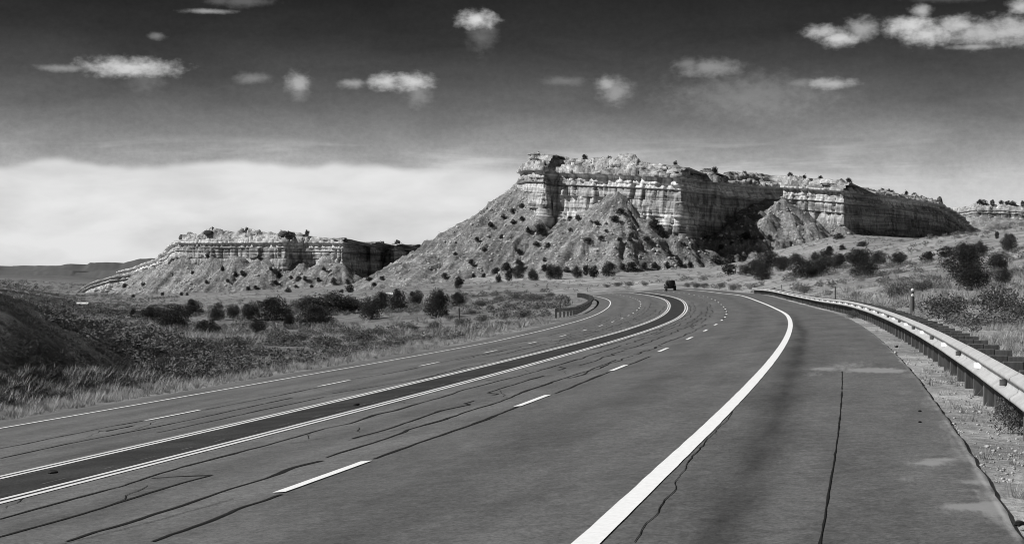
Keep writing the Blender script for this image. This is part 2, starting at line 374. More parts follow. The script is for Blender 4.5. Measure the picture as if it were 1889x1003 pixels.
for c in _px:
    k = COLS[c]; yy = np.log([t[0] for t in k]); zz = [t[2] if t[1] is None else zat(t[1], t[0]) for t in k]
    _Z.append(np.interp(LY, yy, zz))
_Z = np.array(_Z); TAB = np.array([[0]])
TAB = np.stack([np.interp(UP, _px, _Z[:, j]) for j in range(len(LY))], 1)
def blur(A, ax, n):
    k = np.hanning(2 * n + 3)[1:-1]; k /= k.sum(); P = np.pad(A, [(n, n) if a == ax else (0, 0) for a in (0, 1)], mode='edge')
    return np.apply_along_axis(lambda r: np.convolve(r, k, 'valid'), ax, P)
TAB = blur(blur(TAB, 0, 5), 1, 3)
def nat(x, y):
    y = np.maximum(y, 4.0); u = np.clip((x / y * F + CX - UP[0]) / 12.0, 0, len(UP) - 1.001); v = np.clip((np.log(y) - LY[0]) / (LY[1] - LY[0]), 0, len(LY) - 1.001)
    i = u.astype(int); j = v.astype(int); fu = u - i; fv = v - j
    return TAB[i, j]*(1-fu)*(1-fv) + TAB[i+1, j]*fu*(1-fv) + TAB[i, j+1]*(1-fu)*fv + TAB[i+1, j+1]*fu*fv
def ground_z(x, y, full=False):
    x = np.asarray(x, float); y = np.asarray(y, float)
    n0 = nat(x, y); s, off = rcoord(x, y)
    rough = np.clip(y / 60, .3, 1.6)
    bump = (fbm(x / 7, y / 7, 0, 4) - .5) * .5 * rough + (fbm(x / 1.3, y / 1.3, 5, 3) - .5) * .16 + (fbm(x / 40, y / 40, 2, 3) - .5) * np.clip((y - 60) / 200, 0, 1) * 1.6
    n0 = n0 + bump
    zr = xsec(s, np.full_like(s, PE_R)) - .03 - .05 * np.clip(off - PE_R, 0, 2) + (fbm(x * 1.1, y * 1.1, 9, 3) - .5) * .07 * sstep((off - PE_R) / .4)
    zl = xsec(s, np.full_like(s, PE_L)) - .04 - .10 * np.clip(PE_L - off, 0, 3) + (fbm(x * 1.1, y * 1.1, 9, 3) - .5) * .08 * sstep((PE_L - off) / .4)
    wr = sstep((off - 8.0) / (5 + .03 * np.clip(s, 0, 300))); wl = sstep((PE_L - 1.8 - off) / (3.0 + .05 * np.clip(s, 0, 300)))
    z = np.where(off > 0, zr * (1 - wr) + n0 * wr, zl * (1 - wl) + n0 * wl)
    mid = (off > PE_L) & (off < PE_R)
    dig = .35 * sstep(np.minimum(off - PE_L, PE_R - off) / .5)
    z = np.where(mid, xsec(s, off) - .03 - dig, z)
    far = sstep((s - 360) / 45)
    z = z * (1 - far) + n0 * far
    return (z, s, off, wr, wl) if full else z

# ------------------------------------------------------------------ mesas: cliff line stations (photo column, distance, rim row, lip row, base row)
MESA = [(985,900,300,322,345),(966,810,290,316,342),(959,780,292,316,336),(972,762,285,311,362),(1000,738,286,311,404),(1006,737,287,312,412),(1012,740,288,313,412),(1020,742,290,315,402),
 (1036,740,290,316,406),(1050,738,291,317,398),(1062,736,291,317,408),(1080,733,292,318,394),(1120,727,294,319,368),(1137,725,294,320,352),(1152,722,296,320,366),(1190,717,300,322,402),(1258,707,306,325,430),(1263,710,307,326,432),(1280,726,310,329,434),(1296,733,312,332,430),
 (1325,732,314,334,420),(1332,738,316,336,412),(1350,750,319,338,398),(1400,765,322,342,374),(1440,772,324,343,358),(1500,764,331,346,400),(1558,753,337,350,422),(1564,760,339,352,428),(1640,860,350,362,434),
 (1700,925,360,371,438),(1738,968,366,377,441),(1760,985,386,393,442),(1792,1010,415,419,444),(1800,1110,420,424,446)]
MESA_L = [(215,1130,500,501,512),(250,1080,490,492,503),(266,1062,482,486,499),(290,1045,471,476,494),(306,1030,456,462,490),(318,1020,440,450,490),(326,1012,431,445,491),(345,1005,434,446,474),(360,1000,428,446,486),(375,996,421,446,486),(395,992,423,446,472),(420,988,424,446,486),(445,983,427,446,470),(470,978,428,446,488),(490,975,429,446,474),(505,972,430,446,490),(526,968,424,445,496),(534,970,425,445,498),(548,973,430,446,478),(580,972,436,446,490),(600,968,438,446,472),(633,962,440,447,492),(638,970,441,448,496),(655,1008,443,450,506),(676,1030,446,451,508),(684,1026,447,452,506),(690,1040,447,452,506),(708,1056,449,453,504),(714,1050,450,454,503),(727,1044,451,455,508),(731,1052,451,455,510),
 (750,1088,452,456,503),(758,1082,452,456,498),(764,1092,452,456,492),(800,1115,452,458,474),(860,1150,452,458,464)]
OUTC = [(100,1200,552,553,556),(128,1130,546,548,553),(142,1105,536,539,549),(165,1090,519,523,545),(200,1078,508,512,540),(235,1072,501,507,534),(265,1070,497,503,528),(340,1075,495,500,520)]
MESA_R = [(1715,1400,392,399,415),(1768,1320,380,391,406),(1800,1296,375,386,401),(1850,1290,377,387,402),(1889,1284,379,390,405),(2000,1270,378,390,408),(2200,1250,378,390,408)]
def line(stn, step):
    st = np.array(stn, float); P = np.c_[(st[:, 0] - CX) / F * st[:, 1], st[:, 1]]
    zz = EYE - (st[:, 2:5] - YH) / F * st[:, 1:2]
    L = np.r_[0, np.cumsum(np.hypot(*np.diff(P, axis=0).T))]; t = np.arange(0, L[-1], step)
    Pi = np.c_[np.interp(t, L, P[:, 0]), np.interp(t, L, P[:, 1])]; Zi = np.stack([np.interp(t, L, zz[:, k]) for k in range(3)], 1)
    return t, Pi, Zi
def smooth1(A, n):
    k = np.hanning(2 * n + 3)[1:-1]; k /= k.sum()
    return np.stack([np.convolve(np.pad(A[:, j], n, mode='edge'), k, 'valid') for j in range(A.shape[1])], 1)
class Talus:
    def __init__(s, stn, slope, x0, x1, y0, y1, res, rough=1.0, seed=0, extra=()):
        t, P, Z = line(stn, 2.5)
        for i, (px, Y, py) in enumerate(extra):
            P = np.vstack([P, [(px - CX) / F * Y, Y]]); Z = np.vstack([Z, [0, 0, EYE - (py - YH) / F * Y]]); t = np.r_[t, t[-1] + 2.5]
        s.res = res; s.x0, s.y0 = x0, y0
        X = np.arange(x0, x1, res); Yy = np.arange(y0, y1, res); gx, gy = np.meshgrid(X, Yy)
        wx = gx + (fbm(gx / 14, gy / 14, seed, 3) - .5) * 9; wy = gy + (fbm(gx / 14, gy / 14, seed + 7, 3) - .5) * 9
        best = np.full(gx.shape, -1e9); arg = np.zeros(gx.shape)
        for k in range(len(t)):
            d = np.hypot(wx - P[k, 0], wy - P[k, 1])
            sl = slope * (1 - .22 * np.clip(d / 70, 0, 1))
            z = Z[k, 2] + 1.0 - sl * d
            m = z > best; best[m] = z[m]; arg[m] = t[k]
        ki = np.clip((arg / 2.5).round().astype(int), 0, len(t) - 1); ang = np.arctan2(wy - P[ki, 1], wx - P[ki, 0]); s_arg = arg + ang * 26
        # gullies run downslope: ridged noise along the cliff line
        dist = np.clip((arg * 0 + 1), 0, 1)
        dd = np.hypot(wx - P[ki, 0], wy - P[ki, 1]); grow = sstep(dd / 14) * (.35 + 1.1 * fbm(gx / 30, gy / 30, seed + 1, 2))
        rv = lambda q: np.clip(1 - np.abs(2 * q - 1) * 2.2, 0, 1) ** 1.5
        best = best - rough * grow * (1.7 * rv(fbm(s_arg / 6.5, best / 50, seed, 2)) + 1.1 * rv(fbm(s_arg / 2.4, best / 25, seed + 4, 2))) + (fbm(gx / 5, gy / 5, seed, 4) - .5) * 2.2 * rough + (fbm(gx / 1.7, gy / 1.7, seed + 2, 3) - .5) * 1.7 * rough
        if seed == 3:
            lv = 10.5 + (fbm(gx / 40, gy / 40, 5, 2) - .5) * 3; best = best + 1.7 * np.exp(-((best - lv) / 1.3) ** 2) * (fbm(gx / 18, gy / 18, 6, 2) > .36)
        blk = hsh(np.floor(gx / 2.6 + fbm(gx / 5, gy / 5, 4, 2) * 3), np.floor(gy / 2.6), seed + 5)
        best = best + np.where(blk > .93, (blk - .93) * 16, 0) * rough
        s.Z = best; s.gx, s.gy = gx, gy; s.arg = s_arg
    def at(s, x, y):
        u = (x - s.x0) / s.res; v = (y - s.y0) / s.res; ny, nx = s.Z.shape
        ok = (u >= 0) & (v >= 0) & (u < nx - 1) & (v < ny - 1)
        i = np.clip(u.astype(int), 0, nx - 2); j = np.clip(v.astype(int), 0, ny - 2); fu = u - i; fv = v - j; Z = s.Z
        z = Z[j, i]*(1-fu)*(1-fv) + Z[j, i+1]*fu*(1-fv) + Z[j+1, i]*(1-fu)*fv + Z[j+1, i+1]*fu*fv
        return np.where(ok, z, -1e9)
TAL = {'m': Talus(MESA, .80, -75, 300, 605, 1030, .85, 1.0, 3, [(1328,722,426),(1346,727,416),(1365,730,411),(1378,737,400),(1386,730,411),(1402,742,388),(1418,738,394),(1430,748,374),(1443,750,366),(1452,740,392),(1468,744,390),(1490,736,412)]), 'l': Talus(MESA_L, .75, -290, -20, 850, 1120, 1.1, 1.0, 11), 'o': Talus(OUTC, .55, -330, -170, 980, 1160, 1.2, .7, 21), 'r': Talus(MESA_R, .6, 260, 480, 1180, 1360, 1.6, .8, 31)}
def surf(x, y):
    z = ground_z(x, y)
    for t in TAL.values(): z = np.maximum(z, t.at(x, y))
    return z
_HY = np.exp(np.linspace(math.log(14), math.log(3000), 1500))
def hit(px, py, ymin=14, ymax=3000):                   # photo pixel -> first point of the terrain it looks at
    u = (px - CX) / F; y = _HY[(_HY >= ymin) & (_HY <= ymax)]; z = surf(u * y, y); r = EYE - (py - YH) / F * y
    k = np.nonzero(z >= r)[0]
    if len(k) == 0: return None
    k = k[0]
    if k == 0: Y = y[0]
    else:
        a, c = z[k-1] - r[k-1], z[k] - r[k]; Y = y[k-1] + (y[k] - y[k-1]) * (-a / (c - a + 1e-9))
    return np.array([u * Y, Y, float(surf(np.array([u * Y]), np.array([Y]))[0])])

# ground sheet
def ground_mesh():
    pxs = np.r_[np.array([-9000, -6000, -4200, -3000, -2200, -1700, -1300, -1000, -800]), np.arange(-700, -120, 14), np.arange(-120, 2010, 4.2), np.arange(2010, 2700, 14), np.array([2800, 3100, 3600, 4400, 5600, 8000, 11000])]
    ys = np.r_[np.array([1.0, 2.5, 4, 6, 8]), np.exp(np.arange(math.log(10), math.log(420), .0105)), np.exp(np.arange(math.log(420), math.log(1500), .02)), np.exp(np.arange(math.log(1500), math.log(14000), .1))]
    u, y = np.meshgrid((pxs - CX) / F, ys); x = u * y
    z, s, off, wr, wl = ground_z(x.ravel(), y.ravel(), True)
    x = x.ravel(); y = y.ravel()
    grav = np.where(off > 0, 1 - sstep((off - 7.6) / 2.5), (1 - sstep((PE_L - .6 - off) / 1.2)) * .6)
    w = np.where(off > 0, wr, wl)
    tone = 1 + .65 * (1 - w) * (off > 0) + .28 * w * (off > 0) + np.where(off < PE_L, 0, 0)
    tone = np.where((off < PE_L) & (s < 400), .80 + .2 * (1 - wl), tone)
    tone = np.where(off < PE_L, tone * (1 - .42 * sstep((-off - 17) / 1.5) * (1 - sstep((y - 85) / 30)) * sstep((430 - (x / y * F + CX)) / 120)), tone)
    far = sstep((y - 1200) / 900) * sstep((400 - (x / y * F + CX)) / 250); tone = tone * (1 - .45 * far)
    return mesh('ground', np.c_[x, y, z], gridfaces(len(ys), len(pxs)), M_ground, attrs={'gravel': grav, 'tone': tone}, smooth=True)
g = ground_mesh(); tag(g, 'dry pale desert ground spreading from the highway to the mesas', 'ground', kind='structure')

# ------------------------------------------------------------------ mesas
def mesa(name, key, stn, label, step=.6, bands=(), seed=0, cap_in=9.0, amp=1.0):
    root = empty(name, (0, 0, 0)); tag(root, label, 'mesa', kind='structure')
    T = TAL[key]; ny, nx = T.Z.shape
    gz = ground_z(T.gx.ravel(), T.gy.ravel()).reshape(ny, nx)
    keep = T.Z > gz - 2.0
    Fq = gridfaces(ny, nx); kf = keep.ravel()[Fq].all(1); Fq = Fq[kf]
    used = np.unique(Fq); mp = np.full(ny * nx, -1); mp[used] = np.arange(len(used))
    V = np.c_[T.gx.ravel(), T.gy.ravel(), T.Z.ravel()][used]
    mesh('talus', V, mp[Fq], M_talus, root, smooth=False, attrs={'along': T.arg.ravel()[used]})
    # cliff sweep
    t, P, Z = line(stn, step); Pn = smooth1(P, max(1, int(.8 / step))); d = np.gradient(Pn, axis=0); d /= np.hypot(*d.T)[:, None] + 1e-9
    N = smooth1(np.c_[d[:, 1], -d[:, 0]], 2)
    Q = np.r_[np.linspace(-.25, 0, 6)[:-1], np.linspace(0, 1, 100)]
    tt, qq = np.meshgrid(t, Q, indexing='ij')
    zb, zl, zr = Z[:, 2:3], Z[:, 1:2], Z[:, 0:1]
    zc = zl - (np.percentile(zl - zb, 85) + 4)         # strata hang from the lip with even thickness
    z = zc + (zl - zc) * qq
    hm = zl - zc
    # beds: hard ledges proud, soft seams cut back
    qw = qq + (fbm(tt / 70, qq * 0 + seed, seed, 2) - .5) * .02
    o = (1 - qq) * hm * .13
    for q0, q1, dp in bands:
        o = o + dp * sstep((qw - q0) / .012) * sstep((q1 - qw) / .012)
    bid = np.floor(qw * 15); o = o + (hsh(bid, bid * 0 + seed, 3) - .5) * .5 * amp
    big = (fbm(tt / 14, qq * .5, seed, 3) - .5) * 4 * amp
    # tall joint-bounded pillars in a few thick beds, open cracks between them
    lay = np.floor(qw * 3.6); tw = tt + (fbm(tt / 6, lay, seed + 1, 2) - .5) * 9 + (fbm(tt / 4, qq * 4, seed, 2) - .5) * 1.2
    cw = tw / 4.4 + lay * .37; cid = np.floor(cw); fr = cw - cid
    o = o + (hsh(cid, lay, seed + 8) - .5) * 1.7 * amp - 2.3 * amp * (1 - sstep(np.minimum(fr, 1 - fr) / .12)) * (hsh(cid, lay, seed + 2) > .35)
    fl = np.abs(fbm(tt / 2.6 + (fbm(qq * 5, tt / 8, 1, 2) - .5) * .8, qq * .9, seed + 4, 3) - .5) * 2
    o = o + big - (1 - sstep(fl / .3)) * (1.0 * amp) * (.35 + .65 * (1 - np.abs(qq - .5) * 1.2))
    o = o + (fbm(tt / 1.2, z / .8, seed, 3) - .5) * .7 * amp
    hang = .5 + 1.2 * fbm(tt / 8, tt * 0, seed + 5, 3)
    o = o + (1.5 if amp > .95 else 1.0 if amp > .8 else .5) * np.clip((zl - zb) / 9, .05, 1) * hang * sstep((qq - .955) / .01)              # caprock lip overhangs
    o = o - .9 * sstep((qq - .86) / .04) * sstep((.955 - qq) / .01)
    V = np.stack([Pn[:, 0:1] + N[:, 0:1] * o, Pn[:, 1:2] + N[:, 1:2] * o, z], -1)
    nt_, nq = tt.shape
    mesh('cliff', V.reshape(-1, 3), gridfaces(nt_, nq)[:, ::-1], M_cliff, root, attrs={'strat': qq.ravel(), 'along': tt.ravel() + seed * 50})
    # caprock: broken blocks stepping back to the rim, then the plateau
    Wd = np.r_[np.linspace(0, 1, 26), 1.35, 2.0, 3.5, 6]
    tt, ww = np.meshgrid(t, Wd, indexing='ij'); oc = o[:, -1:]
    inn = cap_in * ww
    tw = tt + (fbm(tt / 7, ww * 2, seed + 9, 3) - .5) * 14
    lump = hsh(np.floor(tw / 4.6), np.floor(ww * 3.3 + fbm(tt / 9, ww, 3, 2) * 1.5), seed + 3)
    lump2 = fbm(tt / 2.3, ww * 9, seed + 6, 3)
    rim = zr + (fbm(t / 13, t * 0, seed, 3) - .5)[:, None] * 4.0 * np.clip((zr - zl) / 6, .2, 1)
    wq = np.clip(ww + (fbm(tt / 9, ww * 2, seed + 2, 3) - .5) * .5, 0, 1) * (ww > 0)
    terr = .14 * sstep(wq / .04) + .24 * sstep((wq - .42) / .06) + .14 * sstep((wq - .78) / .06) + .48 * wq
    zc2 = zl + (rim - zl) * np.where(ww >= 1, 1, terr)
    ruf = sstep(ww / .06) * (1 - .75 * sstep((ww - 1.0) / .4))
    zc2 = zc2 + ((lump - .74) * 7.0 * (lump > .74) + (lump2 - .5) * 2.2 + (fbm(tt / 6, ww * 3, seed, 3) - .5) * 2.0) * ruf * np.clip((zr - zl) / 6, .25, 1.0) - np.clip(ww - 1, 0, 9) * .8
    oo = oc - cap_in * np.minimum(ww, 1) + (lump2 - .5) * 1.2 * ruf; far_ = cap_in * np.maximum(ww - 1, 0)
    V = np.stack([Pn[:, 0:1] + N[:, 0:1] * oo + far_ * .45, Pn[:, 1:2] + N[:, 1:2] * oo + far_ * .9, zc2], -1)
    mesh('caprock', V.reshape(-1, 3), gridfaces(*tt.shape)[:, ::-1], M_cap, root)
    return root, (t, P, Z, N)
BANDS = [(.0, .16, .6), (.16, .19, -.3), (.35, .37, .35), (.55, .567, -1.0), (.567, .585, .4), (.725, .75, -1.7), (.75, .775, .5)]
mesa_b, BL = mesa('mesa', 'm', MESA, 'tall flat-topped sandstone mesa with banded cliffs right of centre', .55, BANDS, 3)
mesa_l, LL = mesa('mesa', 'l', MESA_L, 'lower more distant sandstone mesa left of centre', .7, BANDS, 11, 8.0, .9)
mesa_o, OL = mesa('rock_outcrop', 'o', OUTC, 'low pale stepped rock ledge at the left foot of the distant mesa', .9, [(.3, .5, .8), (.7, .8, -.6)], 21, 7.0, .6)
mesa_r, RL = mesa('mesa', 'r', MESA_R, 'far pale mesa top peeping over the hill at the right edge', .9, BANDS, 31, 10.0, .7)
# far dark ridge on the left horizon
def ridge(name, pts, Y, depth, label):
    px = np.arange(pts[0][0], pts[-1][0], 3.0); py = np.interp(px, [p[0] for p in pts], [p[1] for p in pts]) + (fbm(px / 9, px * 0, 5, 3) - .5) * 1.6
    rows = []
    for k, (f, dd) in enumerate(((-6, -.35), (.0, -.1), (.55, -.02), (1, 0), (.9, .3), (-6, 1))):
        top = EYE - (py - YH) / F * Y; z = np.where(f >= 0, -14 + (top + 14) * f, -40)
        yy = Y + depth * dd + px * 0
        rows.append(np.c_[(px - CX) / F * Y, yy, z + (fbm(px / 5, px * 0 + k, 8, 2) - .5) * 1.5 * (0 < f < 1)])
    V = np.stack(rows); return tag(mesh(name, V.reshape(-1, 3), gridfaces(len(rows), len(px))[:, :], M_far), label, 'ridge', kind='structure')
ridge('distant_ridge', [(-500,488),(-100,489),(0,490.5),(110,489.5),(122,487),(132,486.5),(150,489),(158,489),(166,484),(212,484),(222,487),(232,484),(258,477),(300,476),(480,480),(620,486)], 4200, 700, 'dark low ridge along the far left horizon')
ridge('distant_plain_scarp', [(-500,497),(0,499),(60,500),(135,499),(140,503),(175,500),(260,496),(420,500)], 2300, 300, 'dark scarp below the far ridge on the left')

# ------------------------------------------------------------------ road surface
def road_mesh():
    ss = np.r_[np.arange(-40, -14, 2.0), np.arange(-14, 30, .3), np.arange(30, 120, .8), np.arange(120, 424, 2.0)]
    oo = np.r_[PE_L - .12, np.arange(PE_L, 3.6, .3), np.arange(3.6, PE_R, .06), PE_R, PE_R + .10]
    sg, og = np.meshgrid(ss, oo, indexing='ij')
    jag = (fbm(sg / .5, og * 0 + 3, 1, 4, .7) - .5) * .06
    og2 = np.where(og >= PE_R, og + jag, np.where(og <= PE_L, og + jag * 1.5, og))
    V = rp(sg, og2); V[:, 0, 2] -= .10; V[:, -1, 2] -= .08
    sand = np.zeros_like(sg); dark = np.zeros_like(sg)
    def blob(px, py, ls, lo, a, arr):
        s0, o0 = rinv(px, py); arr += a * np.exp(-((sg - s0) / ls) ** 2 - ((og - o0) / lo) ** 2)
    for px, py, ls, lo, a in ((1600,682,.8,.42,1.3),(1520,680,.7,.35,.9),(1570,672,1.4,.5,.55),(1640,684,.7,.3,1.2),(1715,855,.16,.16,1.5),(1740,848,.10,.14,1.4),(1745,832,.08,.17,1.2),(1665,815,.05,.1,.9),(1670,884,.1,.12,.6),(1790,890,.1,.1,1.2),
                              (1800,935,.16,.24,1.4),(1770,930,.1,.12,1.1),(1835,938,.12,.2,1.3),(1800,903,.05,.07,1.2),(1825,911,.05,.07,1.2),(1690,888,.08,.1,.5),(1500,690,.8,.2,.6),(1880,985,.1,.1,1.2)):
        blob(px, py, ls, lo, a, sand)
    for px, py, ls, lo, a in ((230,822,4,.22,.45),(180,830,5,.3,.3),(1010,780,6,.6,.25),(760,880,3,.6,.25),(900,940,2,.5,.22),(600,960,1.5,.4,.2)): blob(px, py, ls, lo, a, dark)
    edge_s = np.clip((og - 6.0) / .36, 0, 1); sand += .55 * edge_s * (fbm(sg / 2.5, og * 2, 4, 3) > .52) + .35 * np.clip((PE_L + .5 - og) / .5, 0, 1)
    # tyre scrub drifting along the shoulder
    tr = [rinv(px, py) for px, py in ((1330,985),(1385,880),(1420,800),(1447,720),(1475,640),(1482,612),(1470,600))]
    tr.sort(); tso = np.interp(sg, [q[0] for q in tr], [q[1] for q in tr]); inr = sstep((sg + 14) / 6) * (1 - sstep((sg - 50) / 60))
    dark += .75 * np.exp(-((og - tso) / .2) ** 2) * inr + .3 * np.exp(-((og - tso + .22) / .5) ** 2) * inr
    # wheel paths polished a little paler, lane centre dripped darker
    wear = np.ones_like(sg)
    for c in (1.83, -1.75, -6.7, -10.3):
        wear -= .14 * np.exp(-((og - c) / .45) ** 2); wear += .07 * np.exp(-((np.abs(og - c) - .9) / .35) ** 2)
    wear *= np.where(og > 3.7, .93, 1.0) * np.where((og > 0) & (og < 3.6), .95, 1.03)
    n = sg.shape
    rc = np.stack([sg, og, sg * 0], -1).reshape(-1, 3)
    return mesh('road', V.reshape(-1, 3), gridfaces(*n)[:, ::-1], M_road, attrs={'sand': sand.ravel(), 'dark': np.clip(dark, 0, 1).ravel(), 'wear': wear.ravel()}, vattrs={'rc': rc}, smooth=True)
road = road_mesh(); tag(road, 'four-lane asphalt highway curving left towards the mesa', 'road', kind='structure')
def strip(name, s0, s1, o0, o1, dz, mat, ds=1.0, jag=0.0, taper=0.0):
    ss = np.linspace(s0, s1, max(2, int((s1 - s0) / ds) + 1)); nz = (fbm(ss * 3, ss * 0 + o0 * 7, 2, 3) - .5) * jag; nz2 = (fbm(ss * 3, ss * 0 + o1 * 7 + 4, 2, 3) - .5) * jag
    a = rp(ss, o0 + nz, dz); c = rp(ss, o1 + nz2, dz)
    V = np.stack([a, c], 1).reshape(-1, 3); return mesh(name, V, gridfaces(len(ss), 2)[:, ::-1], mat, road)
LINE_W = .15
tag(strip('edge_line', -38, 420, 3.66 - .09, 3.66 + .10, .008, M_paint, .5, .018), 'thick white right edge line')
tag(strip('edge_line', -38, 420, -12.24 - .07, -12.24 + .07, .008, M_paint, .5, .018), 'white left edge line')
tag(strip('median_strip', -38, 420, -4.93, -3.62, .004, M_median, .5, .05), 'dark sealed strip between the double centre lines')
for o in (-3.50, -3.30, -5.24, -5.04): strip('centre_line', -38, 420, o - .052, o + .052, .008, M_paint2, .5, .02)
for i in range(-3, 34): strip('lane_dash', i * 12.19, i * 12.19 + 3.05, -.065, .065, .010, M_paint, .4, .012)
for i in range(-4, 32): strip('lane_dash', 17.32 + i * 12.19, 17.32 + i * 12.19 + 3.05, -8.365 - .06, -8.365 + .06, .010, M_paint, .4, .012)
# tar-filled cracks: traced where they show, wandering on along the lanes beyond
def crack(so, w=.035, dz=.006, name='crack_seal'):
    so = np.array(so, float); 
    L = np.r_[0, np.cumsum(np.hypot(*np.diff(so, axis=0).T))]; n = max(3, int(L[-1] / .18)); l = np.linspace(0, L[-1], n)
    s = np.interp(l, L, so[:, 0]); o = np.interp(l, L, so[:, 1]) + (fbm(s * .9, s * 0 + so[0, 1] * 5, 3, 4, .6) - .5) * .14
    ww = w * (.25 + 1.0 * fbm(l * 1.1, l * 0 + so[0, 0], 0, 3) + .5 * (vn(l * .35, l * 0 + 9) > .86)) ; ds_ = np.gradient(s); do = np.gradient(o); m = np.hypot(ds_, do) + 1e-9
    a = rp(s - do / m * -ww, o + ds_ / m * -ww, dz); c = rp(s + do / m * -ww, o + ds_ / m * ww, dz)
    V = np.stack([a, c], 1).reshape(-1, 3); return mesh(name, V, gridfaces(n, 2)[:, ::-1], M_tar, road)
Z8 = lambda p: [(x / 2.787, 640 + y / 2.787) for x, y in p]
Z1 = lambda p: [(600 + x / 2.787, 640 + y / 2.787) for x, y in p]
CR = [Z8([(0,885),(300,800),(600,720),(820,652),(1000,600),(1150,560),(1350,510),(1500,467),(1672,418)]) + Z1([(130,392),(250,350),(355,327),(450,297),(600,258),(720,217),(900,172),(1050,135),(1180,97),(1300,62)]),
 Z8([(0,978),(330,885),(600,800),(850,722),(1085,660)]), Z8([(780,675),(930,664),(1085,660)]),
 Z8([(340,1000),(500,945),(700,890),(950,810),(1150,740),(1350,680),(1500,620),(1600,596),(1650,585)]), Z1([(0,568),(150,520),(330,465),(450,415),(600,375),(750,325),(850,297),(950,258),(1050,220),(1200,170),(1330,128),(1500,65)]),
 Z8([(790,1000),(1000,920),(1200,845),(1440,758)]), Z1([(250,575),(450,505),(700,415),(990,308)]), Z1([(1185,238),(1320,184),(1460,128)]), Z1([(1560,92),(1672,48)]),
 Z1([(145,470),(300,428),(450,380),(590,328),(740,297),(712,290),(770,275)]), Z1([(830,235),(890,243),(850,250)]), Z1([(830,235),(960,195),(1120,148)]), Z1([(1190,120),(1240,108),(1205,102)]),
 Z8([(0,522),(300,462),(550,410),(730,380)]), Z8([(0,572),(350,497),(700,430),(1000,370),(1300,303),(1500,262)]), Z8([(810,440),(1100,377),(1400,312),(1672,255)]), Z8([(1060,320),(1400,255),(1650,205)]),
 Z8([(500,435),(640,415),(690,402),(540,434)]), Z1([(30,240),(200,212),(480,165),(700,118),(900,75)]), Z1([(130,165),(300,140),(480,105)]), Z1([(590,78),(800,38),(950,12)])]
for c in CR:
    so = [rinv(*p) for p in c]; crack(so, .032)
crack([rinv(*p) for p in ((1170,1000),(1210,940),(1262,875),(1300,815),(1335,780),(1360,742))], .005)
strip('pavement_seam', -20, 17, 5.139, 5.153, .006, M_tar, .3, .02)
for o, s0, s1 in ((-.55, 22, 75), (-1.5, 30, 150), (-2.2, 34, 70), (-3.0, 45, 160), (-5.7, 30, 180), (-6.9, 48, 120), (-7.7, 45, 180), (-9.6, 60, 150), (-.02, 88, 260), (-1.1, 70, 250), (-1.95, 84, 120), (-2.6, 60, 245), (-6.3, 60, 150), (-7.2, 65, 200), (-8.36, 80, 160), (-9.1, 95, 140)):
    s = s0
    while s < s1:
        l = random.uniform(6, 26); n = 8
        crack([(s + l * k / n, o + random.uniform(-.12, .12)) for k in range(n + 1)], .03); s += l + random.uniform(.5, 5)
M_dust = material('pale_dust', lambda bb: bb.mr(bb.noise(pos(bb), 12, 4, .7), .3, .7, .05, .22, 'LINEAR'))
for i in range(46):                                    # hairline cracks wandering across the lanes
    s0_ = random.uniform(-8, 70); o0_ = random.choice((random.uniform(-3.2, -.3), random.uniform(-8, -5.5), random.uniform(-3, -.6))); n_ = 6; ds_ = random.uniform(.15, .8); do_ = random.uniform(-.16, .16)
    crack([(s0_ + k * ds_ + random.uniform(-.1, .1), o0_ + k * do_ + random.uniform(-.05, .05)) for k in range(n_)], .007, name='hairline_crack')
for i in range(26):
    q0 = -12 + i * 1.5 + random.uniform(-.3, .3); strip('rumble_mark', q0, q0 + random.uniform(.2, .7), -3.86 - .02, -3.86 + .014, .007, M_dust, .1, .03)

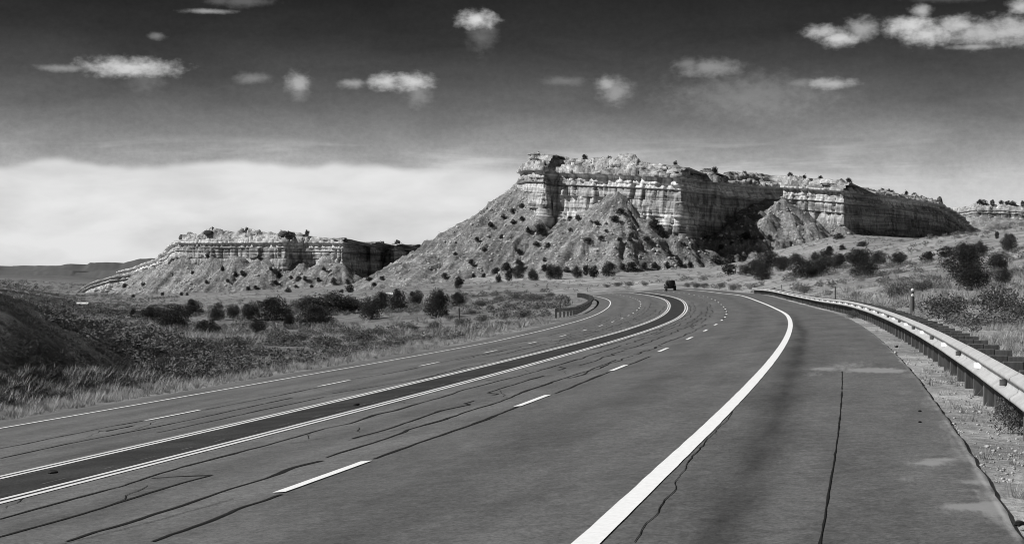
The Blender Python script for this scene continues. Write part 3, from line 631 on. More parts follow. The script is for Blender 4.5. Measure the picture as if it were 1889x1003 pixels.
# ------------------------------------------------------------------ guardrails
WP = [(0, .44), (.012, .455), (.075, .485), (.082, .505), (.075, .525), (.01, .565), (.002, .595), (.01, .625), (.075, .665), (.082, .685), (.075, .705), (.012, .735), (0, .75)]   # depth towards road, height
def guardrail(s0, s1, offf, side, label):
    """side=+1: rail on the right of the road, its face to the left"""
    m = rp((s0 + s1) / 2, offf((s0 + s1) / 2)); root = empty('guardrail', (0, 0, 0)); tag(root, label, 'guardrail')
    def zof(s, o): p = rp(s, o); g_ = ground_z(p[..., 0], p[..., 1]); return p[..., 0], p[..., 1], np.maximum(g_, p[..., 2] * 0 + g_)
    n = int((s1 - s0) / 3.81)
    for k in range(n):
        a, e = s0 + k * 3.81, s0 + (k + 1) * 3.81 + .12
        ss = np.linspace(a, e, 6); off = np.array([offf(q) for q in ss]); x, y, z = zof(ss, off)
        zz = xsec(ss, np.full_like(ss, PE_R if side > 0 else PE_L)) - .02; t = np.interp(ss, S, TH)
        lap = .004 * (k % 2)
        front = np.stack([np.stack([x - side * (dd + lap) * np.cos(t), y + side * (dd + lap) * np.sin(t), zz + h], -1) for dd, h in WP], 1)
        back = np.stack([np.stack([x - side * (dd + lap - .004) * np.cos(t), y + side * (dd + lap - .004) * np.sin(t), zz + h], -1) for dd, h in WP[::-1]], 1)
        ring = np.concatenate([front, back, front[:, :1]], 1)
        o = mesh('rail_panel', ring.reshape(-1, 3), gridfaces(*ring.shape[:2]), M_galv, root)
    V, Q = boxes([(-.09, .09, -.075, .075, -.5, .735)]); postm = None; blkm = None
    npst = int((s1 - s0) / 1.905) + 1
    for k in range(npst):
        s = s0 + .08 + k * 1.905; o = offf(s); t = float(np.interp(s, S, TH)); zz = float(xsec(np.array(s), np.array(PE_R if side > 0 else PE_L))) - .02
        p = rp(s, o + side * .315)
        if postm is None:
            po = bm_obj('post', box_bm(-.10, .10, -.075, .075, -.9, .755), M_wood, root, .006); postm = po.data
            bo = bm_obj('block', box_bm(-.10, .10, -.07, .07, .41, .765), M_wood, po, .006); blkm = bo.data
        else:
            po = link('post', postm, root); bo = link('block', blkm, po)
        po.location = (p[0], p[1], zz + random.uniform(-.012, .012)); po.rotation_euler = (random.uniform(-.015, .015), 0, -t + random.uniform(-.05, .05))
        bo.location = (-side * .204, 0, 0)
    rm = None
    for k in range(int((s1 - s0) / 3.81)):
        s = s0 + 1.2 + k * 3.81; o = offf(s); t = float(np.interp(s, S, TH)); zz = float(xsec(np.array(s), np.array(PE_R if side > 0 else PE_L))) - .02
        p = rp(s, o)
        face = 1 if k % 2 == 0 else -1
        bm = bmesh.new()                                # a folded tab standing in the valley of the beam
        pts = [(0, .555), (-side * .085, .565), (-side * .085, .625), (0, .635)]
        vs_ = [[bm.verts.new((a, yy + face * (-a * side - .05), h)) for a, h in pts] for yy in (-.006, .006)]
        bm.faces.new(vs_[0]); bm.faces.new(vs_[1][::-1])
        for i in range(4): bm.faces.new([vs_[0][i], vs_[0][(i+1) % 4], vs_[1][(i+1) % 4], vs_[1][i]])
        r = bm_obj('reflector', bm, M_refl if face > 0 else M_reflback, root); r.location = (p[0], p[1], zz); r.rotation_euler = (0, 0, -t)
    return root
R0 = -3.0
guardrail(R0, R0 + 3.81 * 60, lambda s: 6.80, 1, 'long galvanised guardrail on timber posts along the right shoulder')
def loff(s): return -14.6 - 1.3 * max(0, (172 - s) / 12) ** 1.5
guardrail(160, 160 + 3.81 * 48, loff, -1, 'short dark guardrail on the inside of the bend at left')

# ------------------------------------------------------------------ plants
def leafcloud(n, size, lobes, seed, flat=.8):
    r = np.random.default_rng(seed); L = np.array(lobes, float)          # lobes: x,y,z,rx,ry,rz
    wv_ = (L[:, 3] * L[:, 4] * L[:, 5]) ** (2 / 3); k = r.choice(len(L), n, p=wv_ / wv_.sum())
    v = r.normal(size=(n, 3)); v /= np.linalg.norm(v, axis=1)[:, None]; rad = r.uniform(0, 1, n) ** .25 * (1 + .22 * r.normal(size=n) * (r.uniform(size=n) < .35))
    # clumps: radius varies with direction so that the outline breaks up
    c = L[k, :3] + v * rad[:, None] * L[k, 3:6] * (.72 + .56 * vn(v[:, 0] * 2.6 + k * 3.1, v[:, 1] * 2.6 + seed, v[:, 2] * 2.6))[:, None]
    c[:, 2] = np.maximum(c[:, 2], .03)
    a = r.normal(size=(n, 3)); a /= np.linalg.norm(a, axis=1)[:, None]; bq = np.cross(a, r.normal(size=(n, 3))); bq /= np.linalg.norm(bq, axis=1)[:, None]
    sz = size * r.uniform(.6, 1.5, n)[:, None]
    up = v * .5 + np.array([0, 0, .4])
    V = np.stack([c - a * sz * .6, c + a * sz * .6, c + (bq * .7 + up * .6) * sz * 1.3], 1)
    return V.reshape(-1, 3), np.arange(3 * n).reshape(-1, 3)
def trunkmesh(h, r0, seed, nb=5):
    r = random.Random(seed); V = []; Q = []
    def limb(p, d, l, ra, rb_, n=5, k=6):
        p = np.array(p, float); d = np.array(d, float); base = len(V)
        for i in range(n + 1):
            f = i / n; rr = ra + (rb_ - ra) * f; e1 = np.cross(d, (0.31, .9, .2)); e1 /= np.linalg.norm(e1); e2 = np.cross(d, e1)
            for j in range(k):
                an = 2 * math.pi * j / k; V.append(p + (e1 * math.cos(an) + e2 * math.sin(an)) * rr * r.uniform(.85, 1.15))
            p = p + d * l / n; d = d + np.array([r.uniform(-.2, .2), r.uniform(-.2, .2), r.uniform(-.02, .15)]); d /= np.linalg.norm(d)
        for i in range(n):
            for j in range(k): Q.append((base + i*k + j, base + i*k + (j+1) % k, base + (i+1)*k + (j+1) % k, base + (i+1)*k + j))
        return p
    limb((0, 0, -.15), (r.uniform(-.1, .1), r.uniform(-.1, .1), 1), h * .75, r0, r0 * .45)
    for i in range(nb):
        an = i * 2.4 + r.uniform(-.4, .4); z = h * (.12 + .5 * i / nb)
        limb((0, 0, z), (math.cos(an) * .8, math.sin(an) * .8, .7), h * .5, r0 * .5, r0 * .15, 4, 5)
    return V, Q
def crown_lobes(seed, w, h):
    r = random.Random(seed); L = [(0, 0, h * .48, w * .38, w * .38, h * .46), (0, 0, h * .24, w * .40, w * .40, h * .24)]
    for i in range(7):
        an = r.uniform(0, 6.28); d = r.uniform(.14, .36) * w; z = h * r.uniform(.16, .68); q = r.uniform(.16, .28)
        L.append((math.cos(an) * d, math.sin(an) * d, z, w * q, w * q, h * q * .95))
    for i in range(4):
        an = r.uniform(0, 6.28); L.append((math.cos(an) * w * .14, math.sin(an) * w * .14, h * r.uniform(.68, .86), w * .12, w * .12, h * .15))
    return L
# unit plants: height 1, width 1
JN = []; JF = []; SH = []
def me_only(name, V, Q, mat):
    o = mesh(name, V, Q, mat); me = o.data; bpy.data.objects.remove(o); return me
for i in range(6):
    V, Q = leafcloud(9000, .022, crown_lobes(i, 1, 1), 40 + i); tv, tq = trunkmesh(.8, .035, i)
    JN.append((me_only('juniper_crown', V, Q, M_juniper), me_only('juniper_trunk', tv, tq, M_bark)))
for i in range(6):
    V, Q = leafcloud(1100, .065, crown_lobes(20 + i, 1, 1), 60 + i); tv, tq = trunkmesh(.7, .05, 9 + i, 2)
    JF.append((me_only('juniper_crown', V, Q, M_juniper), me_only('juniper_trunk', tv, tq, M_bark)))
for i in range(6):
    L = [(math.cos(a) * .26, math.sin(a) * .26, .45 + .1 * math.sin(a * 3 + i), .24, .24, .36) for a in np.linspace(0, 6.28, 7)[:-1] + i] + [(0, 0, .5, .3, .3, .42)]
    V, Q = leafcloud(2600, .032, L, 80 + i); tv, tq = trunkmesh(.6, .025, 30 + i, 6)
    SH.append((me_only('shrub_foliage', V, Q, M_sage), me_only('shrub_stem', tv, tq, M_bark)))
PLACED = []
def plant(px, py, hp, wp, kind='juniper', label=None, group=None, ymin=14, ymax=3000, p=None):
    if p is None: p = hit(px, py, ymin, ymax)
    if p is None: return None
    D = p[1]; h = hp * D / F; w = wp * D / F
    if kind == 'juniper': lib = JN if hp > 20 else JF
    else: lib = SH
    i = random.randrange(len(lib)); cr, trk = lib[i]
    root = empty('juniper_tree' if kind == 'juniper' else 'shrub', (p[0], p[1], p[2] - .04 * h), random.uniform(0, 6.28))
    tag(root, label, 'tree' if kind == 'juniper' else 'shrub', group)
    k1 = 1.30 if hp > 24 else 1.0
    c = link('crown' if kind == 'juniper' else 'foliage', cr, root); c.scale = (w * k1, w * k1, h * 1.14)
    t = link('trunk' if kind == 'juniper' else 'stem', trk, root); t.scale = (max(w, h * .6), max(w, h * .6), h)
    PLACED.append((px, py, round(D), round(h, 1), round(w, 1), kind)); return root
G1 = 'junipers in the dark row beyond the left verge'; G2 = 'junipers along the foot of the big mesa'; G3 = 'junipers on the hillside right of the road'; G4 = 'small junipers dotting the mesa slopes'
def lab(base, items, group, **kw):
    for it in items:
        plant(*it[:4], label=it[4] if len(it) > 4 else base, group=group, **kw)
lab('dark juniper in the row beyond the left verge', [
 (246,586,16,16,'small upright juniper at the left end of the dark row'),(279,590,25,43,'low broad juniper second from the left end of the dark row'),(321,604,40,60,'wide dark juniper on the left part of the row, nearest the dark bank'),(357,583,29,40,'juniper half hidden behind the wide one in the left part of the row'),
 (402,591,31,28,'narrow juniper at the right end of the leftmost clump'),(382,620,28,46,'lone dark juniper standing in front of the leftmost clump'),(431,587,25,27,'small juniper at the left end of the second clump'),(461,591,33,35,'middle juniper of the second clump'),
 (509,590,43,62,'large domed juniper at the right end of the second clump'),(532,606,30,20,'narrow ragged juniper between the second clump and the biggest clump'),(476,616,26,25,'small spiky juniper in front of the second clump'),(567,574,27,48,'juniper at the back left of the biggest clump'),(607,580,41,84,'broadest juniper in the biggest clump of the row'),
 (584,604,40,66,'front juniper of the biggest clump with its shadow to the right'),(648,576,29,38,'juniper at the right end of the biggest clump'),(685,589,40,40,'rounded juniper just right of the biggest clump'),(704,571,34,28,'juniper just left of the white shed'),(735,576,40,33,'upright juniper just right of the white shed'),
 (766,563,27,28,'small juniper between the white shed tree and the tall tree'),(805,586,52,43,'tallest open juniper near the right end of the dark row'),(847,565,27,26,'rightmost small round juniper of the dark row')], G1, ymin=100, ymax=420)
ORD = 'first second third fourth fifth sixth seventh eighth ninth tenth eleventh twelfth thirteenth fourteenth fifteenth sixteenth seventeenth eighteenth nineteenth twentieth'.split()
ORD += ['twenty-' + o for o in ORD[:9]] + ['thirtieth'] + ['thirty-' + o for o in ORD[:9]] + ['fortieth']
def ordl(items, fmt): return [tuple(t[:4]) + (fmt % ORD[i],) for i, t in enumerate(sorted(items))]
FOOT = [(920,521,14,14),(939,518,17,17),(956,514,25,22),(984,518,22,23),(1016,515,28,20),(1030,515,24,22),(1065,513,22,21),(1081,508,18,14),(1095,511,20,22),(1122,510,28,25),(1148,497,11,14),(1165,500,16,30),(1189,497,13,14),(1207,493,11,15),(1231,493,12,12),(1255,492,12,15),(1273,494,11,12),(1249,479,9,9),(1321,486,15,28),(1347,485,16,26),(1369,483,15,22),(1344,506,19,34),(1388,508,28,44),(914,503,11,18),(935,500,14,22),(960,497,14,18),(845,532,22,20),(850,524,10,14),(820,513,9,14),(873,512,8,10),(892,512,8,10),(1005,500,12,16),(1045,502,10,14)]
lab('', ordl(FOOT, '%s dark juniper from the left along the foot of the big mesa'), G2, ymin=380)
lab('dark juniper on the hillside right of the road', [
 (1417,494,28,56,'broad juniper at the left end of the right-hand thicket'),(1406,517,30,30,'juniper standing just above the far end of the guardrail'),(1445,500,25,34,'second juniper from the left in the right-hand thicket'),(1470,489,22,36,'juniper at the back of the right-hand thicket'),
 (1487,514,36,50,'large low juniper at the front of the right-hand thicket'),(1512,508,45,45,'tallest juniper in the right-hand thicket'),(1528,472,17,25,'small juniper above the right-hand thicket'),(1545,497,30,36,'juniper at the right end of the right-hand thicket'),(1554,461,9,17,'tiny juniper on the pale mound'),(1590,455,9,25,'low flat juniper on the pale mound'),(1548,441,11,20,'juniper near the top of the pale mound'),
 (1579,489,30,34,'juniper leaning against the big round one right of the thicket'),(1595,512,53,50,'big round juniper standing alone right of the thicket'),(1623,489,25,25,'juniper just behind the big round lone one'),(1657,489,24,40,'low juniper right of the big round one'),(1710,482,17,32,'small broad juniper at mid slope'),(1746,473,18,34,'low juniper just left of the big right-hand group'),
 (1780,483,36,42,'upper left juniper of the big right-hand group'),(1805,475,30,28,'topmost juniper of the big right-hand group'),(1777,508,47,60,'widest juniper of the big right-hand group'),(1794,534,46,62,'lowest juniper of the big right-hand group'),(1841,500,33,36,'upper of the two junipers by the right edge'),(1850,526,30,28,'lower of the two junipers by the right edge'),(1861,462,29,30,'round juniper alone on the upper slope at right'),(1839,441,14,10,'thin juniper on the skyline of the right slope')], G3, ymin=90, ymax=700)
TAL_J = [(963,384,8,12),(946,395,10,12),(928,404,8,10),(964,406,8,12),(946,413,8,10),(998,429,16,24),(974,429,10,12),(1052,408,9,14),(1066,409,8,12),(1143,394,10,20),(1134,408,10,20),(1101,415,8,12),(1053,427,8,10),(1165,437,8,12),(1118,429,5,10),(1189,402,14,16),(1207,422,16,26),(1221,436,12,20),(1084,446,7,22),(1109,445,7,16),(1143,446,7,14),(1162,448,8,12),(1193,446,7,18),(1010,458,9,14),(988,457,8,12),(958,468,9,12),(1004,483,8,10),(956,489,8,12),(1378,439,12,20),(905,420,9,12),(880,447,8,11),(893,462,7,11),(868,486,8,12),(1290,455,7,10),(1330,460,8,12),(1235,470,7,10),(840,470,7,10),(925,440,8,10),(1420,450,9,14),(1350,452,8,12),
 (365,470,7,9),(383,476,8,9),(410,497,9,8),(434,508,8,9),(448,508,9,12),(465,470,6,7),(478,480,8,10),(515,508,6,9),(500,500,7,8),(537,515,7,8),(550,519,9,14),(562,518,8,10),(588,519,8,12),(597,499,6,10),(615,525,11,14),(646,539,14,20),(458,535,7,10),(472,532,7,10),(531,539,9,12),(546,531,6,9),(508,524,7,12),(640,522,7,10),(680,517,7,16),(690,526,5,12),(335,545,6,8),(345,545,5,7),(380,522,6,8),(300,545,6,9),(230,530,8,12),(265,527,6,12),(246,549,6,9),(705,515,6,12),(630,540,6,10),(575,530,6,9),(420,520,6,9),(355,505,6,9)]
lab('', ordl([t for t in TAL_J if t[0] > 800], '%s tiny juniper from the left on the slope of the big mesa'), 'small junipers on the talus of the big mesa', ymin=450)
lab('', ordl([t for t in TAL_J if t[0] < 800], '%s tiny juniper from the left on the slope of the distant left mesa'), 'small junipers on the slope of the left mesa', ymin=450)
# shrubs
lab('', [(1746,592,52,76,'big grey-leaved shrub beyond the guardrail, below the lowest juniper'),(1841,586,62,72,'tall grey shrub near the right edge beyond the guardrail'),(1657,553,32,42,'black-looking dense shrub beside the fence post'),(1702,538,22,54,'low dark shrub right behind the fence post'),(1890,598,50,60,'grey shrub cut by the right edge of the view'),
 (1484,541,16,34,'grey shrub just behind the far guardrail'),(1579,550,13,22,'small shrub beyond the middle of the guardrail'),(1352,536,13,20,'small dark shrub at the far end of the guardrail'),(1868,800,75,60,'dark weedy shrub growing through the near guardrail posts'),(1573,587,16,26,'little dark shrub under the guardrail beam')], 'shrubs along the right guardrail', kind='shrub')
SHL = [(523,638,27,52),(598,646,29,46),(665,632,26,50),(436,640,20,40),(330,640,18,30),(560,628,14,30),(700,620,14,28),(760,612,14,30),(800,606,14,26),(850,600,14,26),(890,594,14,26),(930,588,13,24),(965,585,16,30),(990,572,12,26),(985,556,14,34),(950,552,10,26),(920,556,10,24),(885,565,11,24),(1015,548,9,20),(640,618,12,24),(480,652,14,26),(400,660,15,28),(620,660,13,24),(720,640,12,22),(830,590,10,20),(870,580,10,20),(905,572,9,18),(940,570,10,20),(560,655,12,20),(300,672,14,24),(350,655,13,22),(1120,530,6,14),(1140,528,8,22),(1190,527,7,14),(1160,527,8,20),(1268,530,9,14),(1285,531,9,18),(1300,530,8,20),(1330,531,10,20),(1232,525,7,12)]
lab('grey sagebrush shrub on the scrubland left of the road', ordl([t for t in SHL if t[0] < 1060], '%s grey sagebrush shrub from the left on the scrubland left of the road'), 'sagebrush shrubs left of the road', kind='shrub', ymin=60)
lab('low sagebrush shrub on the far verge behind the black vehicle', ordl([t for t in SHL if t[0] > 1060], '%s low shrub from the left on the verge beyond the far bend'), 'sagebrush shrubs on the far verge', kind='shrub', ymin=250)
# rim trees
def on_line(L, px, back=4.0):
    t, P, Z, N = L; u = P[:, 0] / P[:, 1] * F + CX
    k = np.argmin(np.abs(u - px) + 1e-3 * P[:, 1]); return np.array([P[k, 0] - N[k, 0] * back, P[k, 1] - N[k, 1] * back, Z[k, 0] - .6])
RIM = [(BL, [1055,1105,1225,1318,1345,1395,1446,1470,1500,1530,1545,1590,1655,1668,1680,1700,1712]), (LL, [440,560,715,735]), (RL, [1790,1802,1812,1830,1845,1855,1865,1885])]
for Ln, xs in RIM:
    for i_, x in enumerate(xs):
        plant(x, 0, random.uniform(7, 11), random.uniform(9, 14), p=on_line(Ln, x, random.uniform(6, 10)), label=ORD[i_] + ' tiny dark juniper from the left on the rim of ' + ('the big mesa' if Ln is BL else 'the distant left mesa' if Ln is LL else 'the far right mesa'), group='junipers on the mesa rims')

# boulders on the big mesa and below it
def rockmesh(seed):
    bm = bmesh.new(); bmesh.ops.create_icosphere(bm, subdivisions=2, radius=.5); r = random.Random(seed)
    pl = [np.array([r.gauss(0, 1) for _ in range(3)]) for _ in range(7)]; pl = [p / np.linalg.norm(p) for p in pl]
    for v in bm.verts:
        c = np.array(v.co)
        for p in pl:
            d = c @ p - .34
            if d > 0: c = c - p * d * .9
        v.co = c * (1 + r.uniform(-.04, .04))
    me = bpy.data.meshes.new('boulder'); bm.to_mesh(me); bm.free(); me.materials.append(M_rock); return me
RK = [rockmesh(i) for i in range(6)]
def boulder(p, w, h, label, group=None):
    o = link('boulder', random.choice(RK)); o.location = (p[0], p[1], p[2] + h * .25); o.scale = (w, w * random.uniform(.7, 1.1), h); o.rotation_euler = (random.uniform(-.4, .4), random.uniform(-.4, .4), random.uniform(0, 6.28)); tag(o, label, 'boulder', group)
    return o
for i_, (px, py, w, h) in enumerate(sorted(((1205,463,10,7),(1213,455,7,6),(1160,468,6,4),(1255,446,10,6),(1268,440,7,5),(1082,480,6,4),(1100,463,5,4),(905,455,8,5),(900,437,8,5),(915,447,6,4),(935,447,6,4),(1330,436,9,6),(1340,433,8,6),(1180,472,6,4),(1210,470,8,5),(985,470,5,4),(1045,486,5,3),(1132,470,5,4)))):
    p = hit(px, py, 450); 
    if p is not None: boulder(p, w * p[1] / F, h * p[1] / F, ORD[i_] + ' pale fallen boulder from the left on the talus of the big mesa', 'fallen boulders on the big talus')
M_darkrock = material('dark_varnished_rock', lambda bb: bb.mr(bb.noise(pos(bb), 1.5, 4, .6), .3, .7, .05, .12, 'LINEAR'))
p = on_line(BL, 1740, 2); p[2] -= 3.0; o = boulder(p, 4.0, 7.0, 'dark rock pillar at the right end of the big mesa rim'); o.rotation_euler = (0, 0, .4); o.data = o.data.copy(); o.data.materials[0] = M_darkrock
for i_, (x, w, h) in enumerate(sorted(((1132,5,3.2),(1118,4,2.6),(1160,5,2.2),(1178,6,2),(1232,4,3),(1262,6,2.6),(1275,5,2.4),(1310,4,2.2),(1040,4,2),(1060,5,2)))):
    p = on_line(BL, x, random.uniform(2, 5)); p[2] -= 2.2; boulder(p, w, h, ORD[i_] + ' weathered block from the left on the rim of the big mesa', 'rim blocks of the big mesa')
for x, w, h, l in ((327,6,4,'dark beak-like block at the left tip of the distant mesa'),(378,6,3.5,'dark flat block on the rim of the distant mesa, left part'),(518,7,4.5,'dark knob on the middle of the distant mesa rim'),(537,6,3,'sloping block right of the knob on the distant mesa rim')):
    p = on_line(LL, x, 3); p[2] -= 2.6; o = boulder(p, w, h, l); o.data = o.data.copy(); o.data.materials[0] = M_darkrock

# ------------------------------------------------------------------ uncountable cover
def scatter(n, pxr, yr, accept, seed):
    r = np.random.default_rng(seed); px = r.uniform(*pxr, n); y = np.exp(r.uniform(math.log(yr[0]), math.log(yr[1]), n)); x = (px - CX) / F * y
    s, off = rcoord(x, y); k = accept(x, y, s, off); x, y = x[k], y[k]; return x, y, surf(x, y), r
def cover(name, tmpl, x, y, z, sx, sz, r, mat, label, h=None):
    """tmpl: list of (verts, tris) unit clumps"""
    allV = []; allF = []; base = 0; hs = []; which = r.integers(0, len(tmpl), len(x)); an = r.uniform(0, 6.28, len(x))
    for i, (V, Q) in enumerate(tmpl):
        m = which == i; k = m.sum()
        if not k: continue
        c, s = np.cos(an[m])[:, None], np.sin(an[m])[:, None]
        vx = (V[None, :, 0] * c - V[None, :, 1] * s) * sx[m][:, None] + x[m][:, None]; vy = (V[None, :, 0] * s + V[None, :, 1] * c) * sx[m][:, None] + y[m][:, None]; vz = V[None, :, 2] * sz[m][:, None] + z[m][:, None]
        allV.append(np.stack([vx, vy, vz], -1).reshape(-1, 3)); hs.append(np.tile(V[:, 2], k))
        allF.append((Q[None] + (np.arange(k) * len(V))[:, None, None] + base).reshape(-1, 3)); base += k * len(V)
    o = mesh(name, np.concatenate(allV), np.concatenate(allF), mat, attrs={'h': np.clip(np.concatenate(hs), 0, 1)})
    return tag(o, label, name.replace('_', ' '), kind='stuff')
sage_t = []
for i in range(6):
    V, Q = leafcloud(130, .095, [(0, 0, .45, .42, .42, .45), (.2, .1, .4, .25, .25, .35), (-.2, -.1, .35, .28, .28, .3)], 200 + i); sage_t.append((V, Q))
sage_n = []
for i in range(6):
    V, Q = leafcloud(90, .085, [(0, 0, .45, .42, .42, .45), (.2, .1, .4, .25, .25, .35), (-.2, -.1, .35, .28, .28, .3)], 220 + i); sage_n.append((V, Q))
def grass_t(seed, n=24):
    r = np.random.default_rng(seed); a = r.uniform(0, 6.28, n); rd = r.uniform(0, .35, n) ; bx, by = np.cos(a) * rd, np.sin(a) * rd; ln = r.uniform(.5, 1, n); le = r.uniform(.1, .5, n); w = .013
    V = np.stack([np.c_[bx - w * np.sin(a), by + w * np.cos(a), bx * 0], np.c_[bx + w * np.sin(a), by - w * np.cos(a), bx * 0], np.c_[bx + np.cos(a) * le, by + np.sin(a) * le, ln]], 1).reshape(-1, 3)
    return V, np.arange(3 * n).reshape(-1, 3)
grs = [grass_t(300 + i) for i in range(6)]
def patch(x, y, sc_, sd, th): return fbm(x / sc_, y / sc_, sd, 3) > th
notroad = lambda off, a=1.0: (off > PE_R + a) | (off < PE_L - a)
# scrub over the open land
x, y, z, r = scatter(9000, (-60, 1960), (60, 420), lambda x, y, s, off: notroad(off, 3.5) & ((off > 0) | (s > 45)) & patch(x, y, 12, 4, np.where(off > 0, .56, .49)), 1)
q = r.uniform(.35, 1.0, len(x)) * np.clip(y / 170, .75, 1.5); cover('low_scrub', sage_t, x, y, z, q * 1.3, q * .75, r, M_sagestuff, 'low grey scrub scattered over the open ground')
x, y, z, r = scatter(3500, (0, 1960), (400, 1100), lambda x, y, s, off: patch(x, y, 25, 9, .46), 2)
q = r.uniform(.5, 1.3, len(x)); cover('far_scrub', [(V[:105], Q[:35]) for V, Q in sage_t], x, y, z, q * 1.6, q * .9, r, M_darkscrub, 'fine dark scrub speckling the ground towards the mesas')
x, y, z, r = scatter(5200, (-80, 330), (260, 1400), lambda x, y, s, off: patch(x, y, 30, 19, .40), 12)
q = r.uniform(.6, 1.5, len(x)) * np.clip(y / 700, .7, 1.6); cover('valley_scrub', [(V[:90], Q[:30]) for V, Q in sage_t], x, y, z, q * 1.7, q, r, M_darkscrub, 'dark scrub filling the valley floor at the far left')
def ontal(x, y, s, off): return np.maximum.reduce([T.at(x, y) for T in TAL.values()]) > ground_z(x, y) - .1
x, y, z, r = scatter(14000, (140, 1780), (640, 1080), lambda x, y, s, off: ontal(x, y, s, off) & patch(x, y, 8, 23, .47), 13)
q = r.uniform(0, 1, len(x)) ** 3 * 1.3 + .22; cover('slope_scrub', [(V[:66], Q[:22]) for V, Q in sage_t], x, y, z, q * 1.4, q * .9, r, M_darkscrub, 'fine dark brush speckling the talus slopes')
# the dark cut bank at the near left
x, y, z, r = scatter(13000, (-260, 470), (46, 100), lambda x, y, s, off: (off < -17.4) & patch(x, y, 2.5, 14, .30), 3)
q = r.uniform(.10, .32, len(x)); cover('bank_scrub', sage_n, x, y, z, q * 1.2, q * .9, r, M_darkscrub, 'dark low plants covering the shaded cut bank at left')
# dry grass along the verges
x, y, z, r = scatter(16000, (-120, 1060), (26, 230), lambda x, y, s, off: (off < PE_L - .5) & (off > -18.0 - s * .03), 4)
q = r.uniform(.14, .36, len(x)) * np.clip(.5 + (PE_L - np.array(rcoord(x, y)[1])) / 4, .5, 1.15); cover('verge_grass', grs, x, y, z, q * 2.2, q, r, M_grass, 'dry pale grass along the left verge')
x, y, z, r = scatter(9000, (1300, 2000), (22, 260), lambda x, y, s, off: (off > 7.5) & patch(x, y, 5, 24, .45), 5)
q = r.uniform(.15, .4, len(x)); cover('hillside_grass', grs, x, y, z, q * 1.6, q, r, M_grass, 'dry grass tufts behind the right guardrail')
x, y, z, r = scatter(5000, (-60, 1960), (120, 420), lambda x, y, s, off: notroad(off, 2.0) & patch(x, y, 14, 31, .48), 6)
q = r.uniform(.4, .9, len(x)); cover('tall_dry_grass', grs, x, y, z, q * 2.4, q, r, M_grass, 'pale dry grass patches over the scrubland')
# rubble on the slopes, gravel by the shoulder
ico = []
for i in range(5):
    bm = bmesh.new(); bmesh.ops.create_icosphere(bm, subdivisions=1, radius=.5); rr = random.Random(i)
    V = np.array([np.array(v.co) * rr.uniform(.65, 1.15) for v in bm.verts]); Q = np.array([[v.index for v in f.verts] for f in bm.faces]); bm.free(); ico.append((V, Q))
x, y, z, r = scatter(14000, (720, 1760), (620, 860), lambda x, y, s, off: (TAL['m'].at(x, y) > ground_z(x, y) - .2), 7)
q = r.uniform(0, 1, len(x)) ** 5 * 1.7 + .22; cover('talus_rubble', ico, x, y, z, q, q * .8, r, M_rock, 'loose pale rubble strewn over the big talus slope')
x, y, z, r = scatter(5000, (130, 780), (880, 1080), lambda x, y, s, off: (TAL['l'].at(x, y) > ground_z(x, y) - .2) | (TAL['o'].at(x, y) > ground_z(x, y)), 8)
q = r.uniform(0, 1, len(x)) ** 6 * 2.2 + .35; cover('left_rubble', ico, x, y, z, q, q * .8, r, M_rock, 'loose pale rubble on the slope of the distant left mesa')
x, y, z, r = scatter(13000, (1380, 1960), (13, 120), lambda x, y, s, off: (off > PE_R - .12) & (off < 8.6) & patch(x, y, 1.2, 41, .38), 9)
q = r.uniform(0, 1, len(x)) ** 5 * .05 + .012; cover('shoulder_gravel', ico, x, y, z + .004, q, q * .7, r, M_rock, 'loose gravel between the right shoulder and the guardrail')
x, y, z, r = scatter(2500, (1380, 1960), (13, 90), lambda x, y, s, off: (off > PE_R + .1) & (off < 8.2) & patch(x, y, 1.6, 44, .5), 10)
q = r.uniform(.05, .16, len(x)); cover('shoulder_weeds', grs, x, y, z, q * 1.6, q, r, M_grass, 'small dry weeds in the gravel under the right guardrail')

# ------------------------------------------------------------------ fence posts
def fence_post(px, py, hp, label, thick=.09, caps=False, ymin=14):
    p = hit(px, py, ymin); 
    if p is None: return
    h = hp * p[1] / F; root = empty('fence_post', p, .2); tag(root, label, 'post', None)
    bm = bmesh.new(); bmesh.ops.create_cone(bm, cap_ends=True, segments=10, radius1=thick, radius2=thick * .85, depth=h + .4)
    bmesh.ops.translate(bm, verts=bm.verts, vec=(0, 0, h / 2 - .2))
    for v in bm.verts: v.co.x += random.uniform(-.012, .012)
    bm_obj('shaft', bm, M_wood, root)
    if caps:
        for zz in (h - .02, h - .30):
            bm = bmesh.new(); bmesh.ops.create_icosphere(bm, subdivisions=2, radius=.085); o = bm_obj('white_marker', bm, M_white, root, smooth=True); o.location = (-.02, -thick * .6, zz)
fence_post(1683, 580, 46, 'thick dark wooden post with two white markers behind the guardrail', .13, True, 40)
fence_post(1541, 551, 22, 'slim dark fence post beyond the middle of the guardrail', .08, ymin=60)
fence_post(1033, 577, 20, 'fence post just left of the guardrail end on the inside of the bend', .10, ymin=120)
fence_post(1048, 566, 16, 'fence post behind the inside guardrail', .09, ymin=120)
fence_post(1009, 534, 9, 'small far fence post beyond the inside of the bend', .12, ymin=250)
fence_post(847, 586, 18, 'fence post under the rightmost juniper of the dark row', .09, ymin=120)
fence_post(1442, 535, 10, 'short fence post behind the far part of the guardrail', .07, ymin=100)

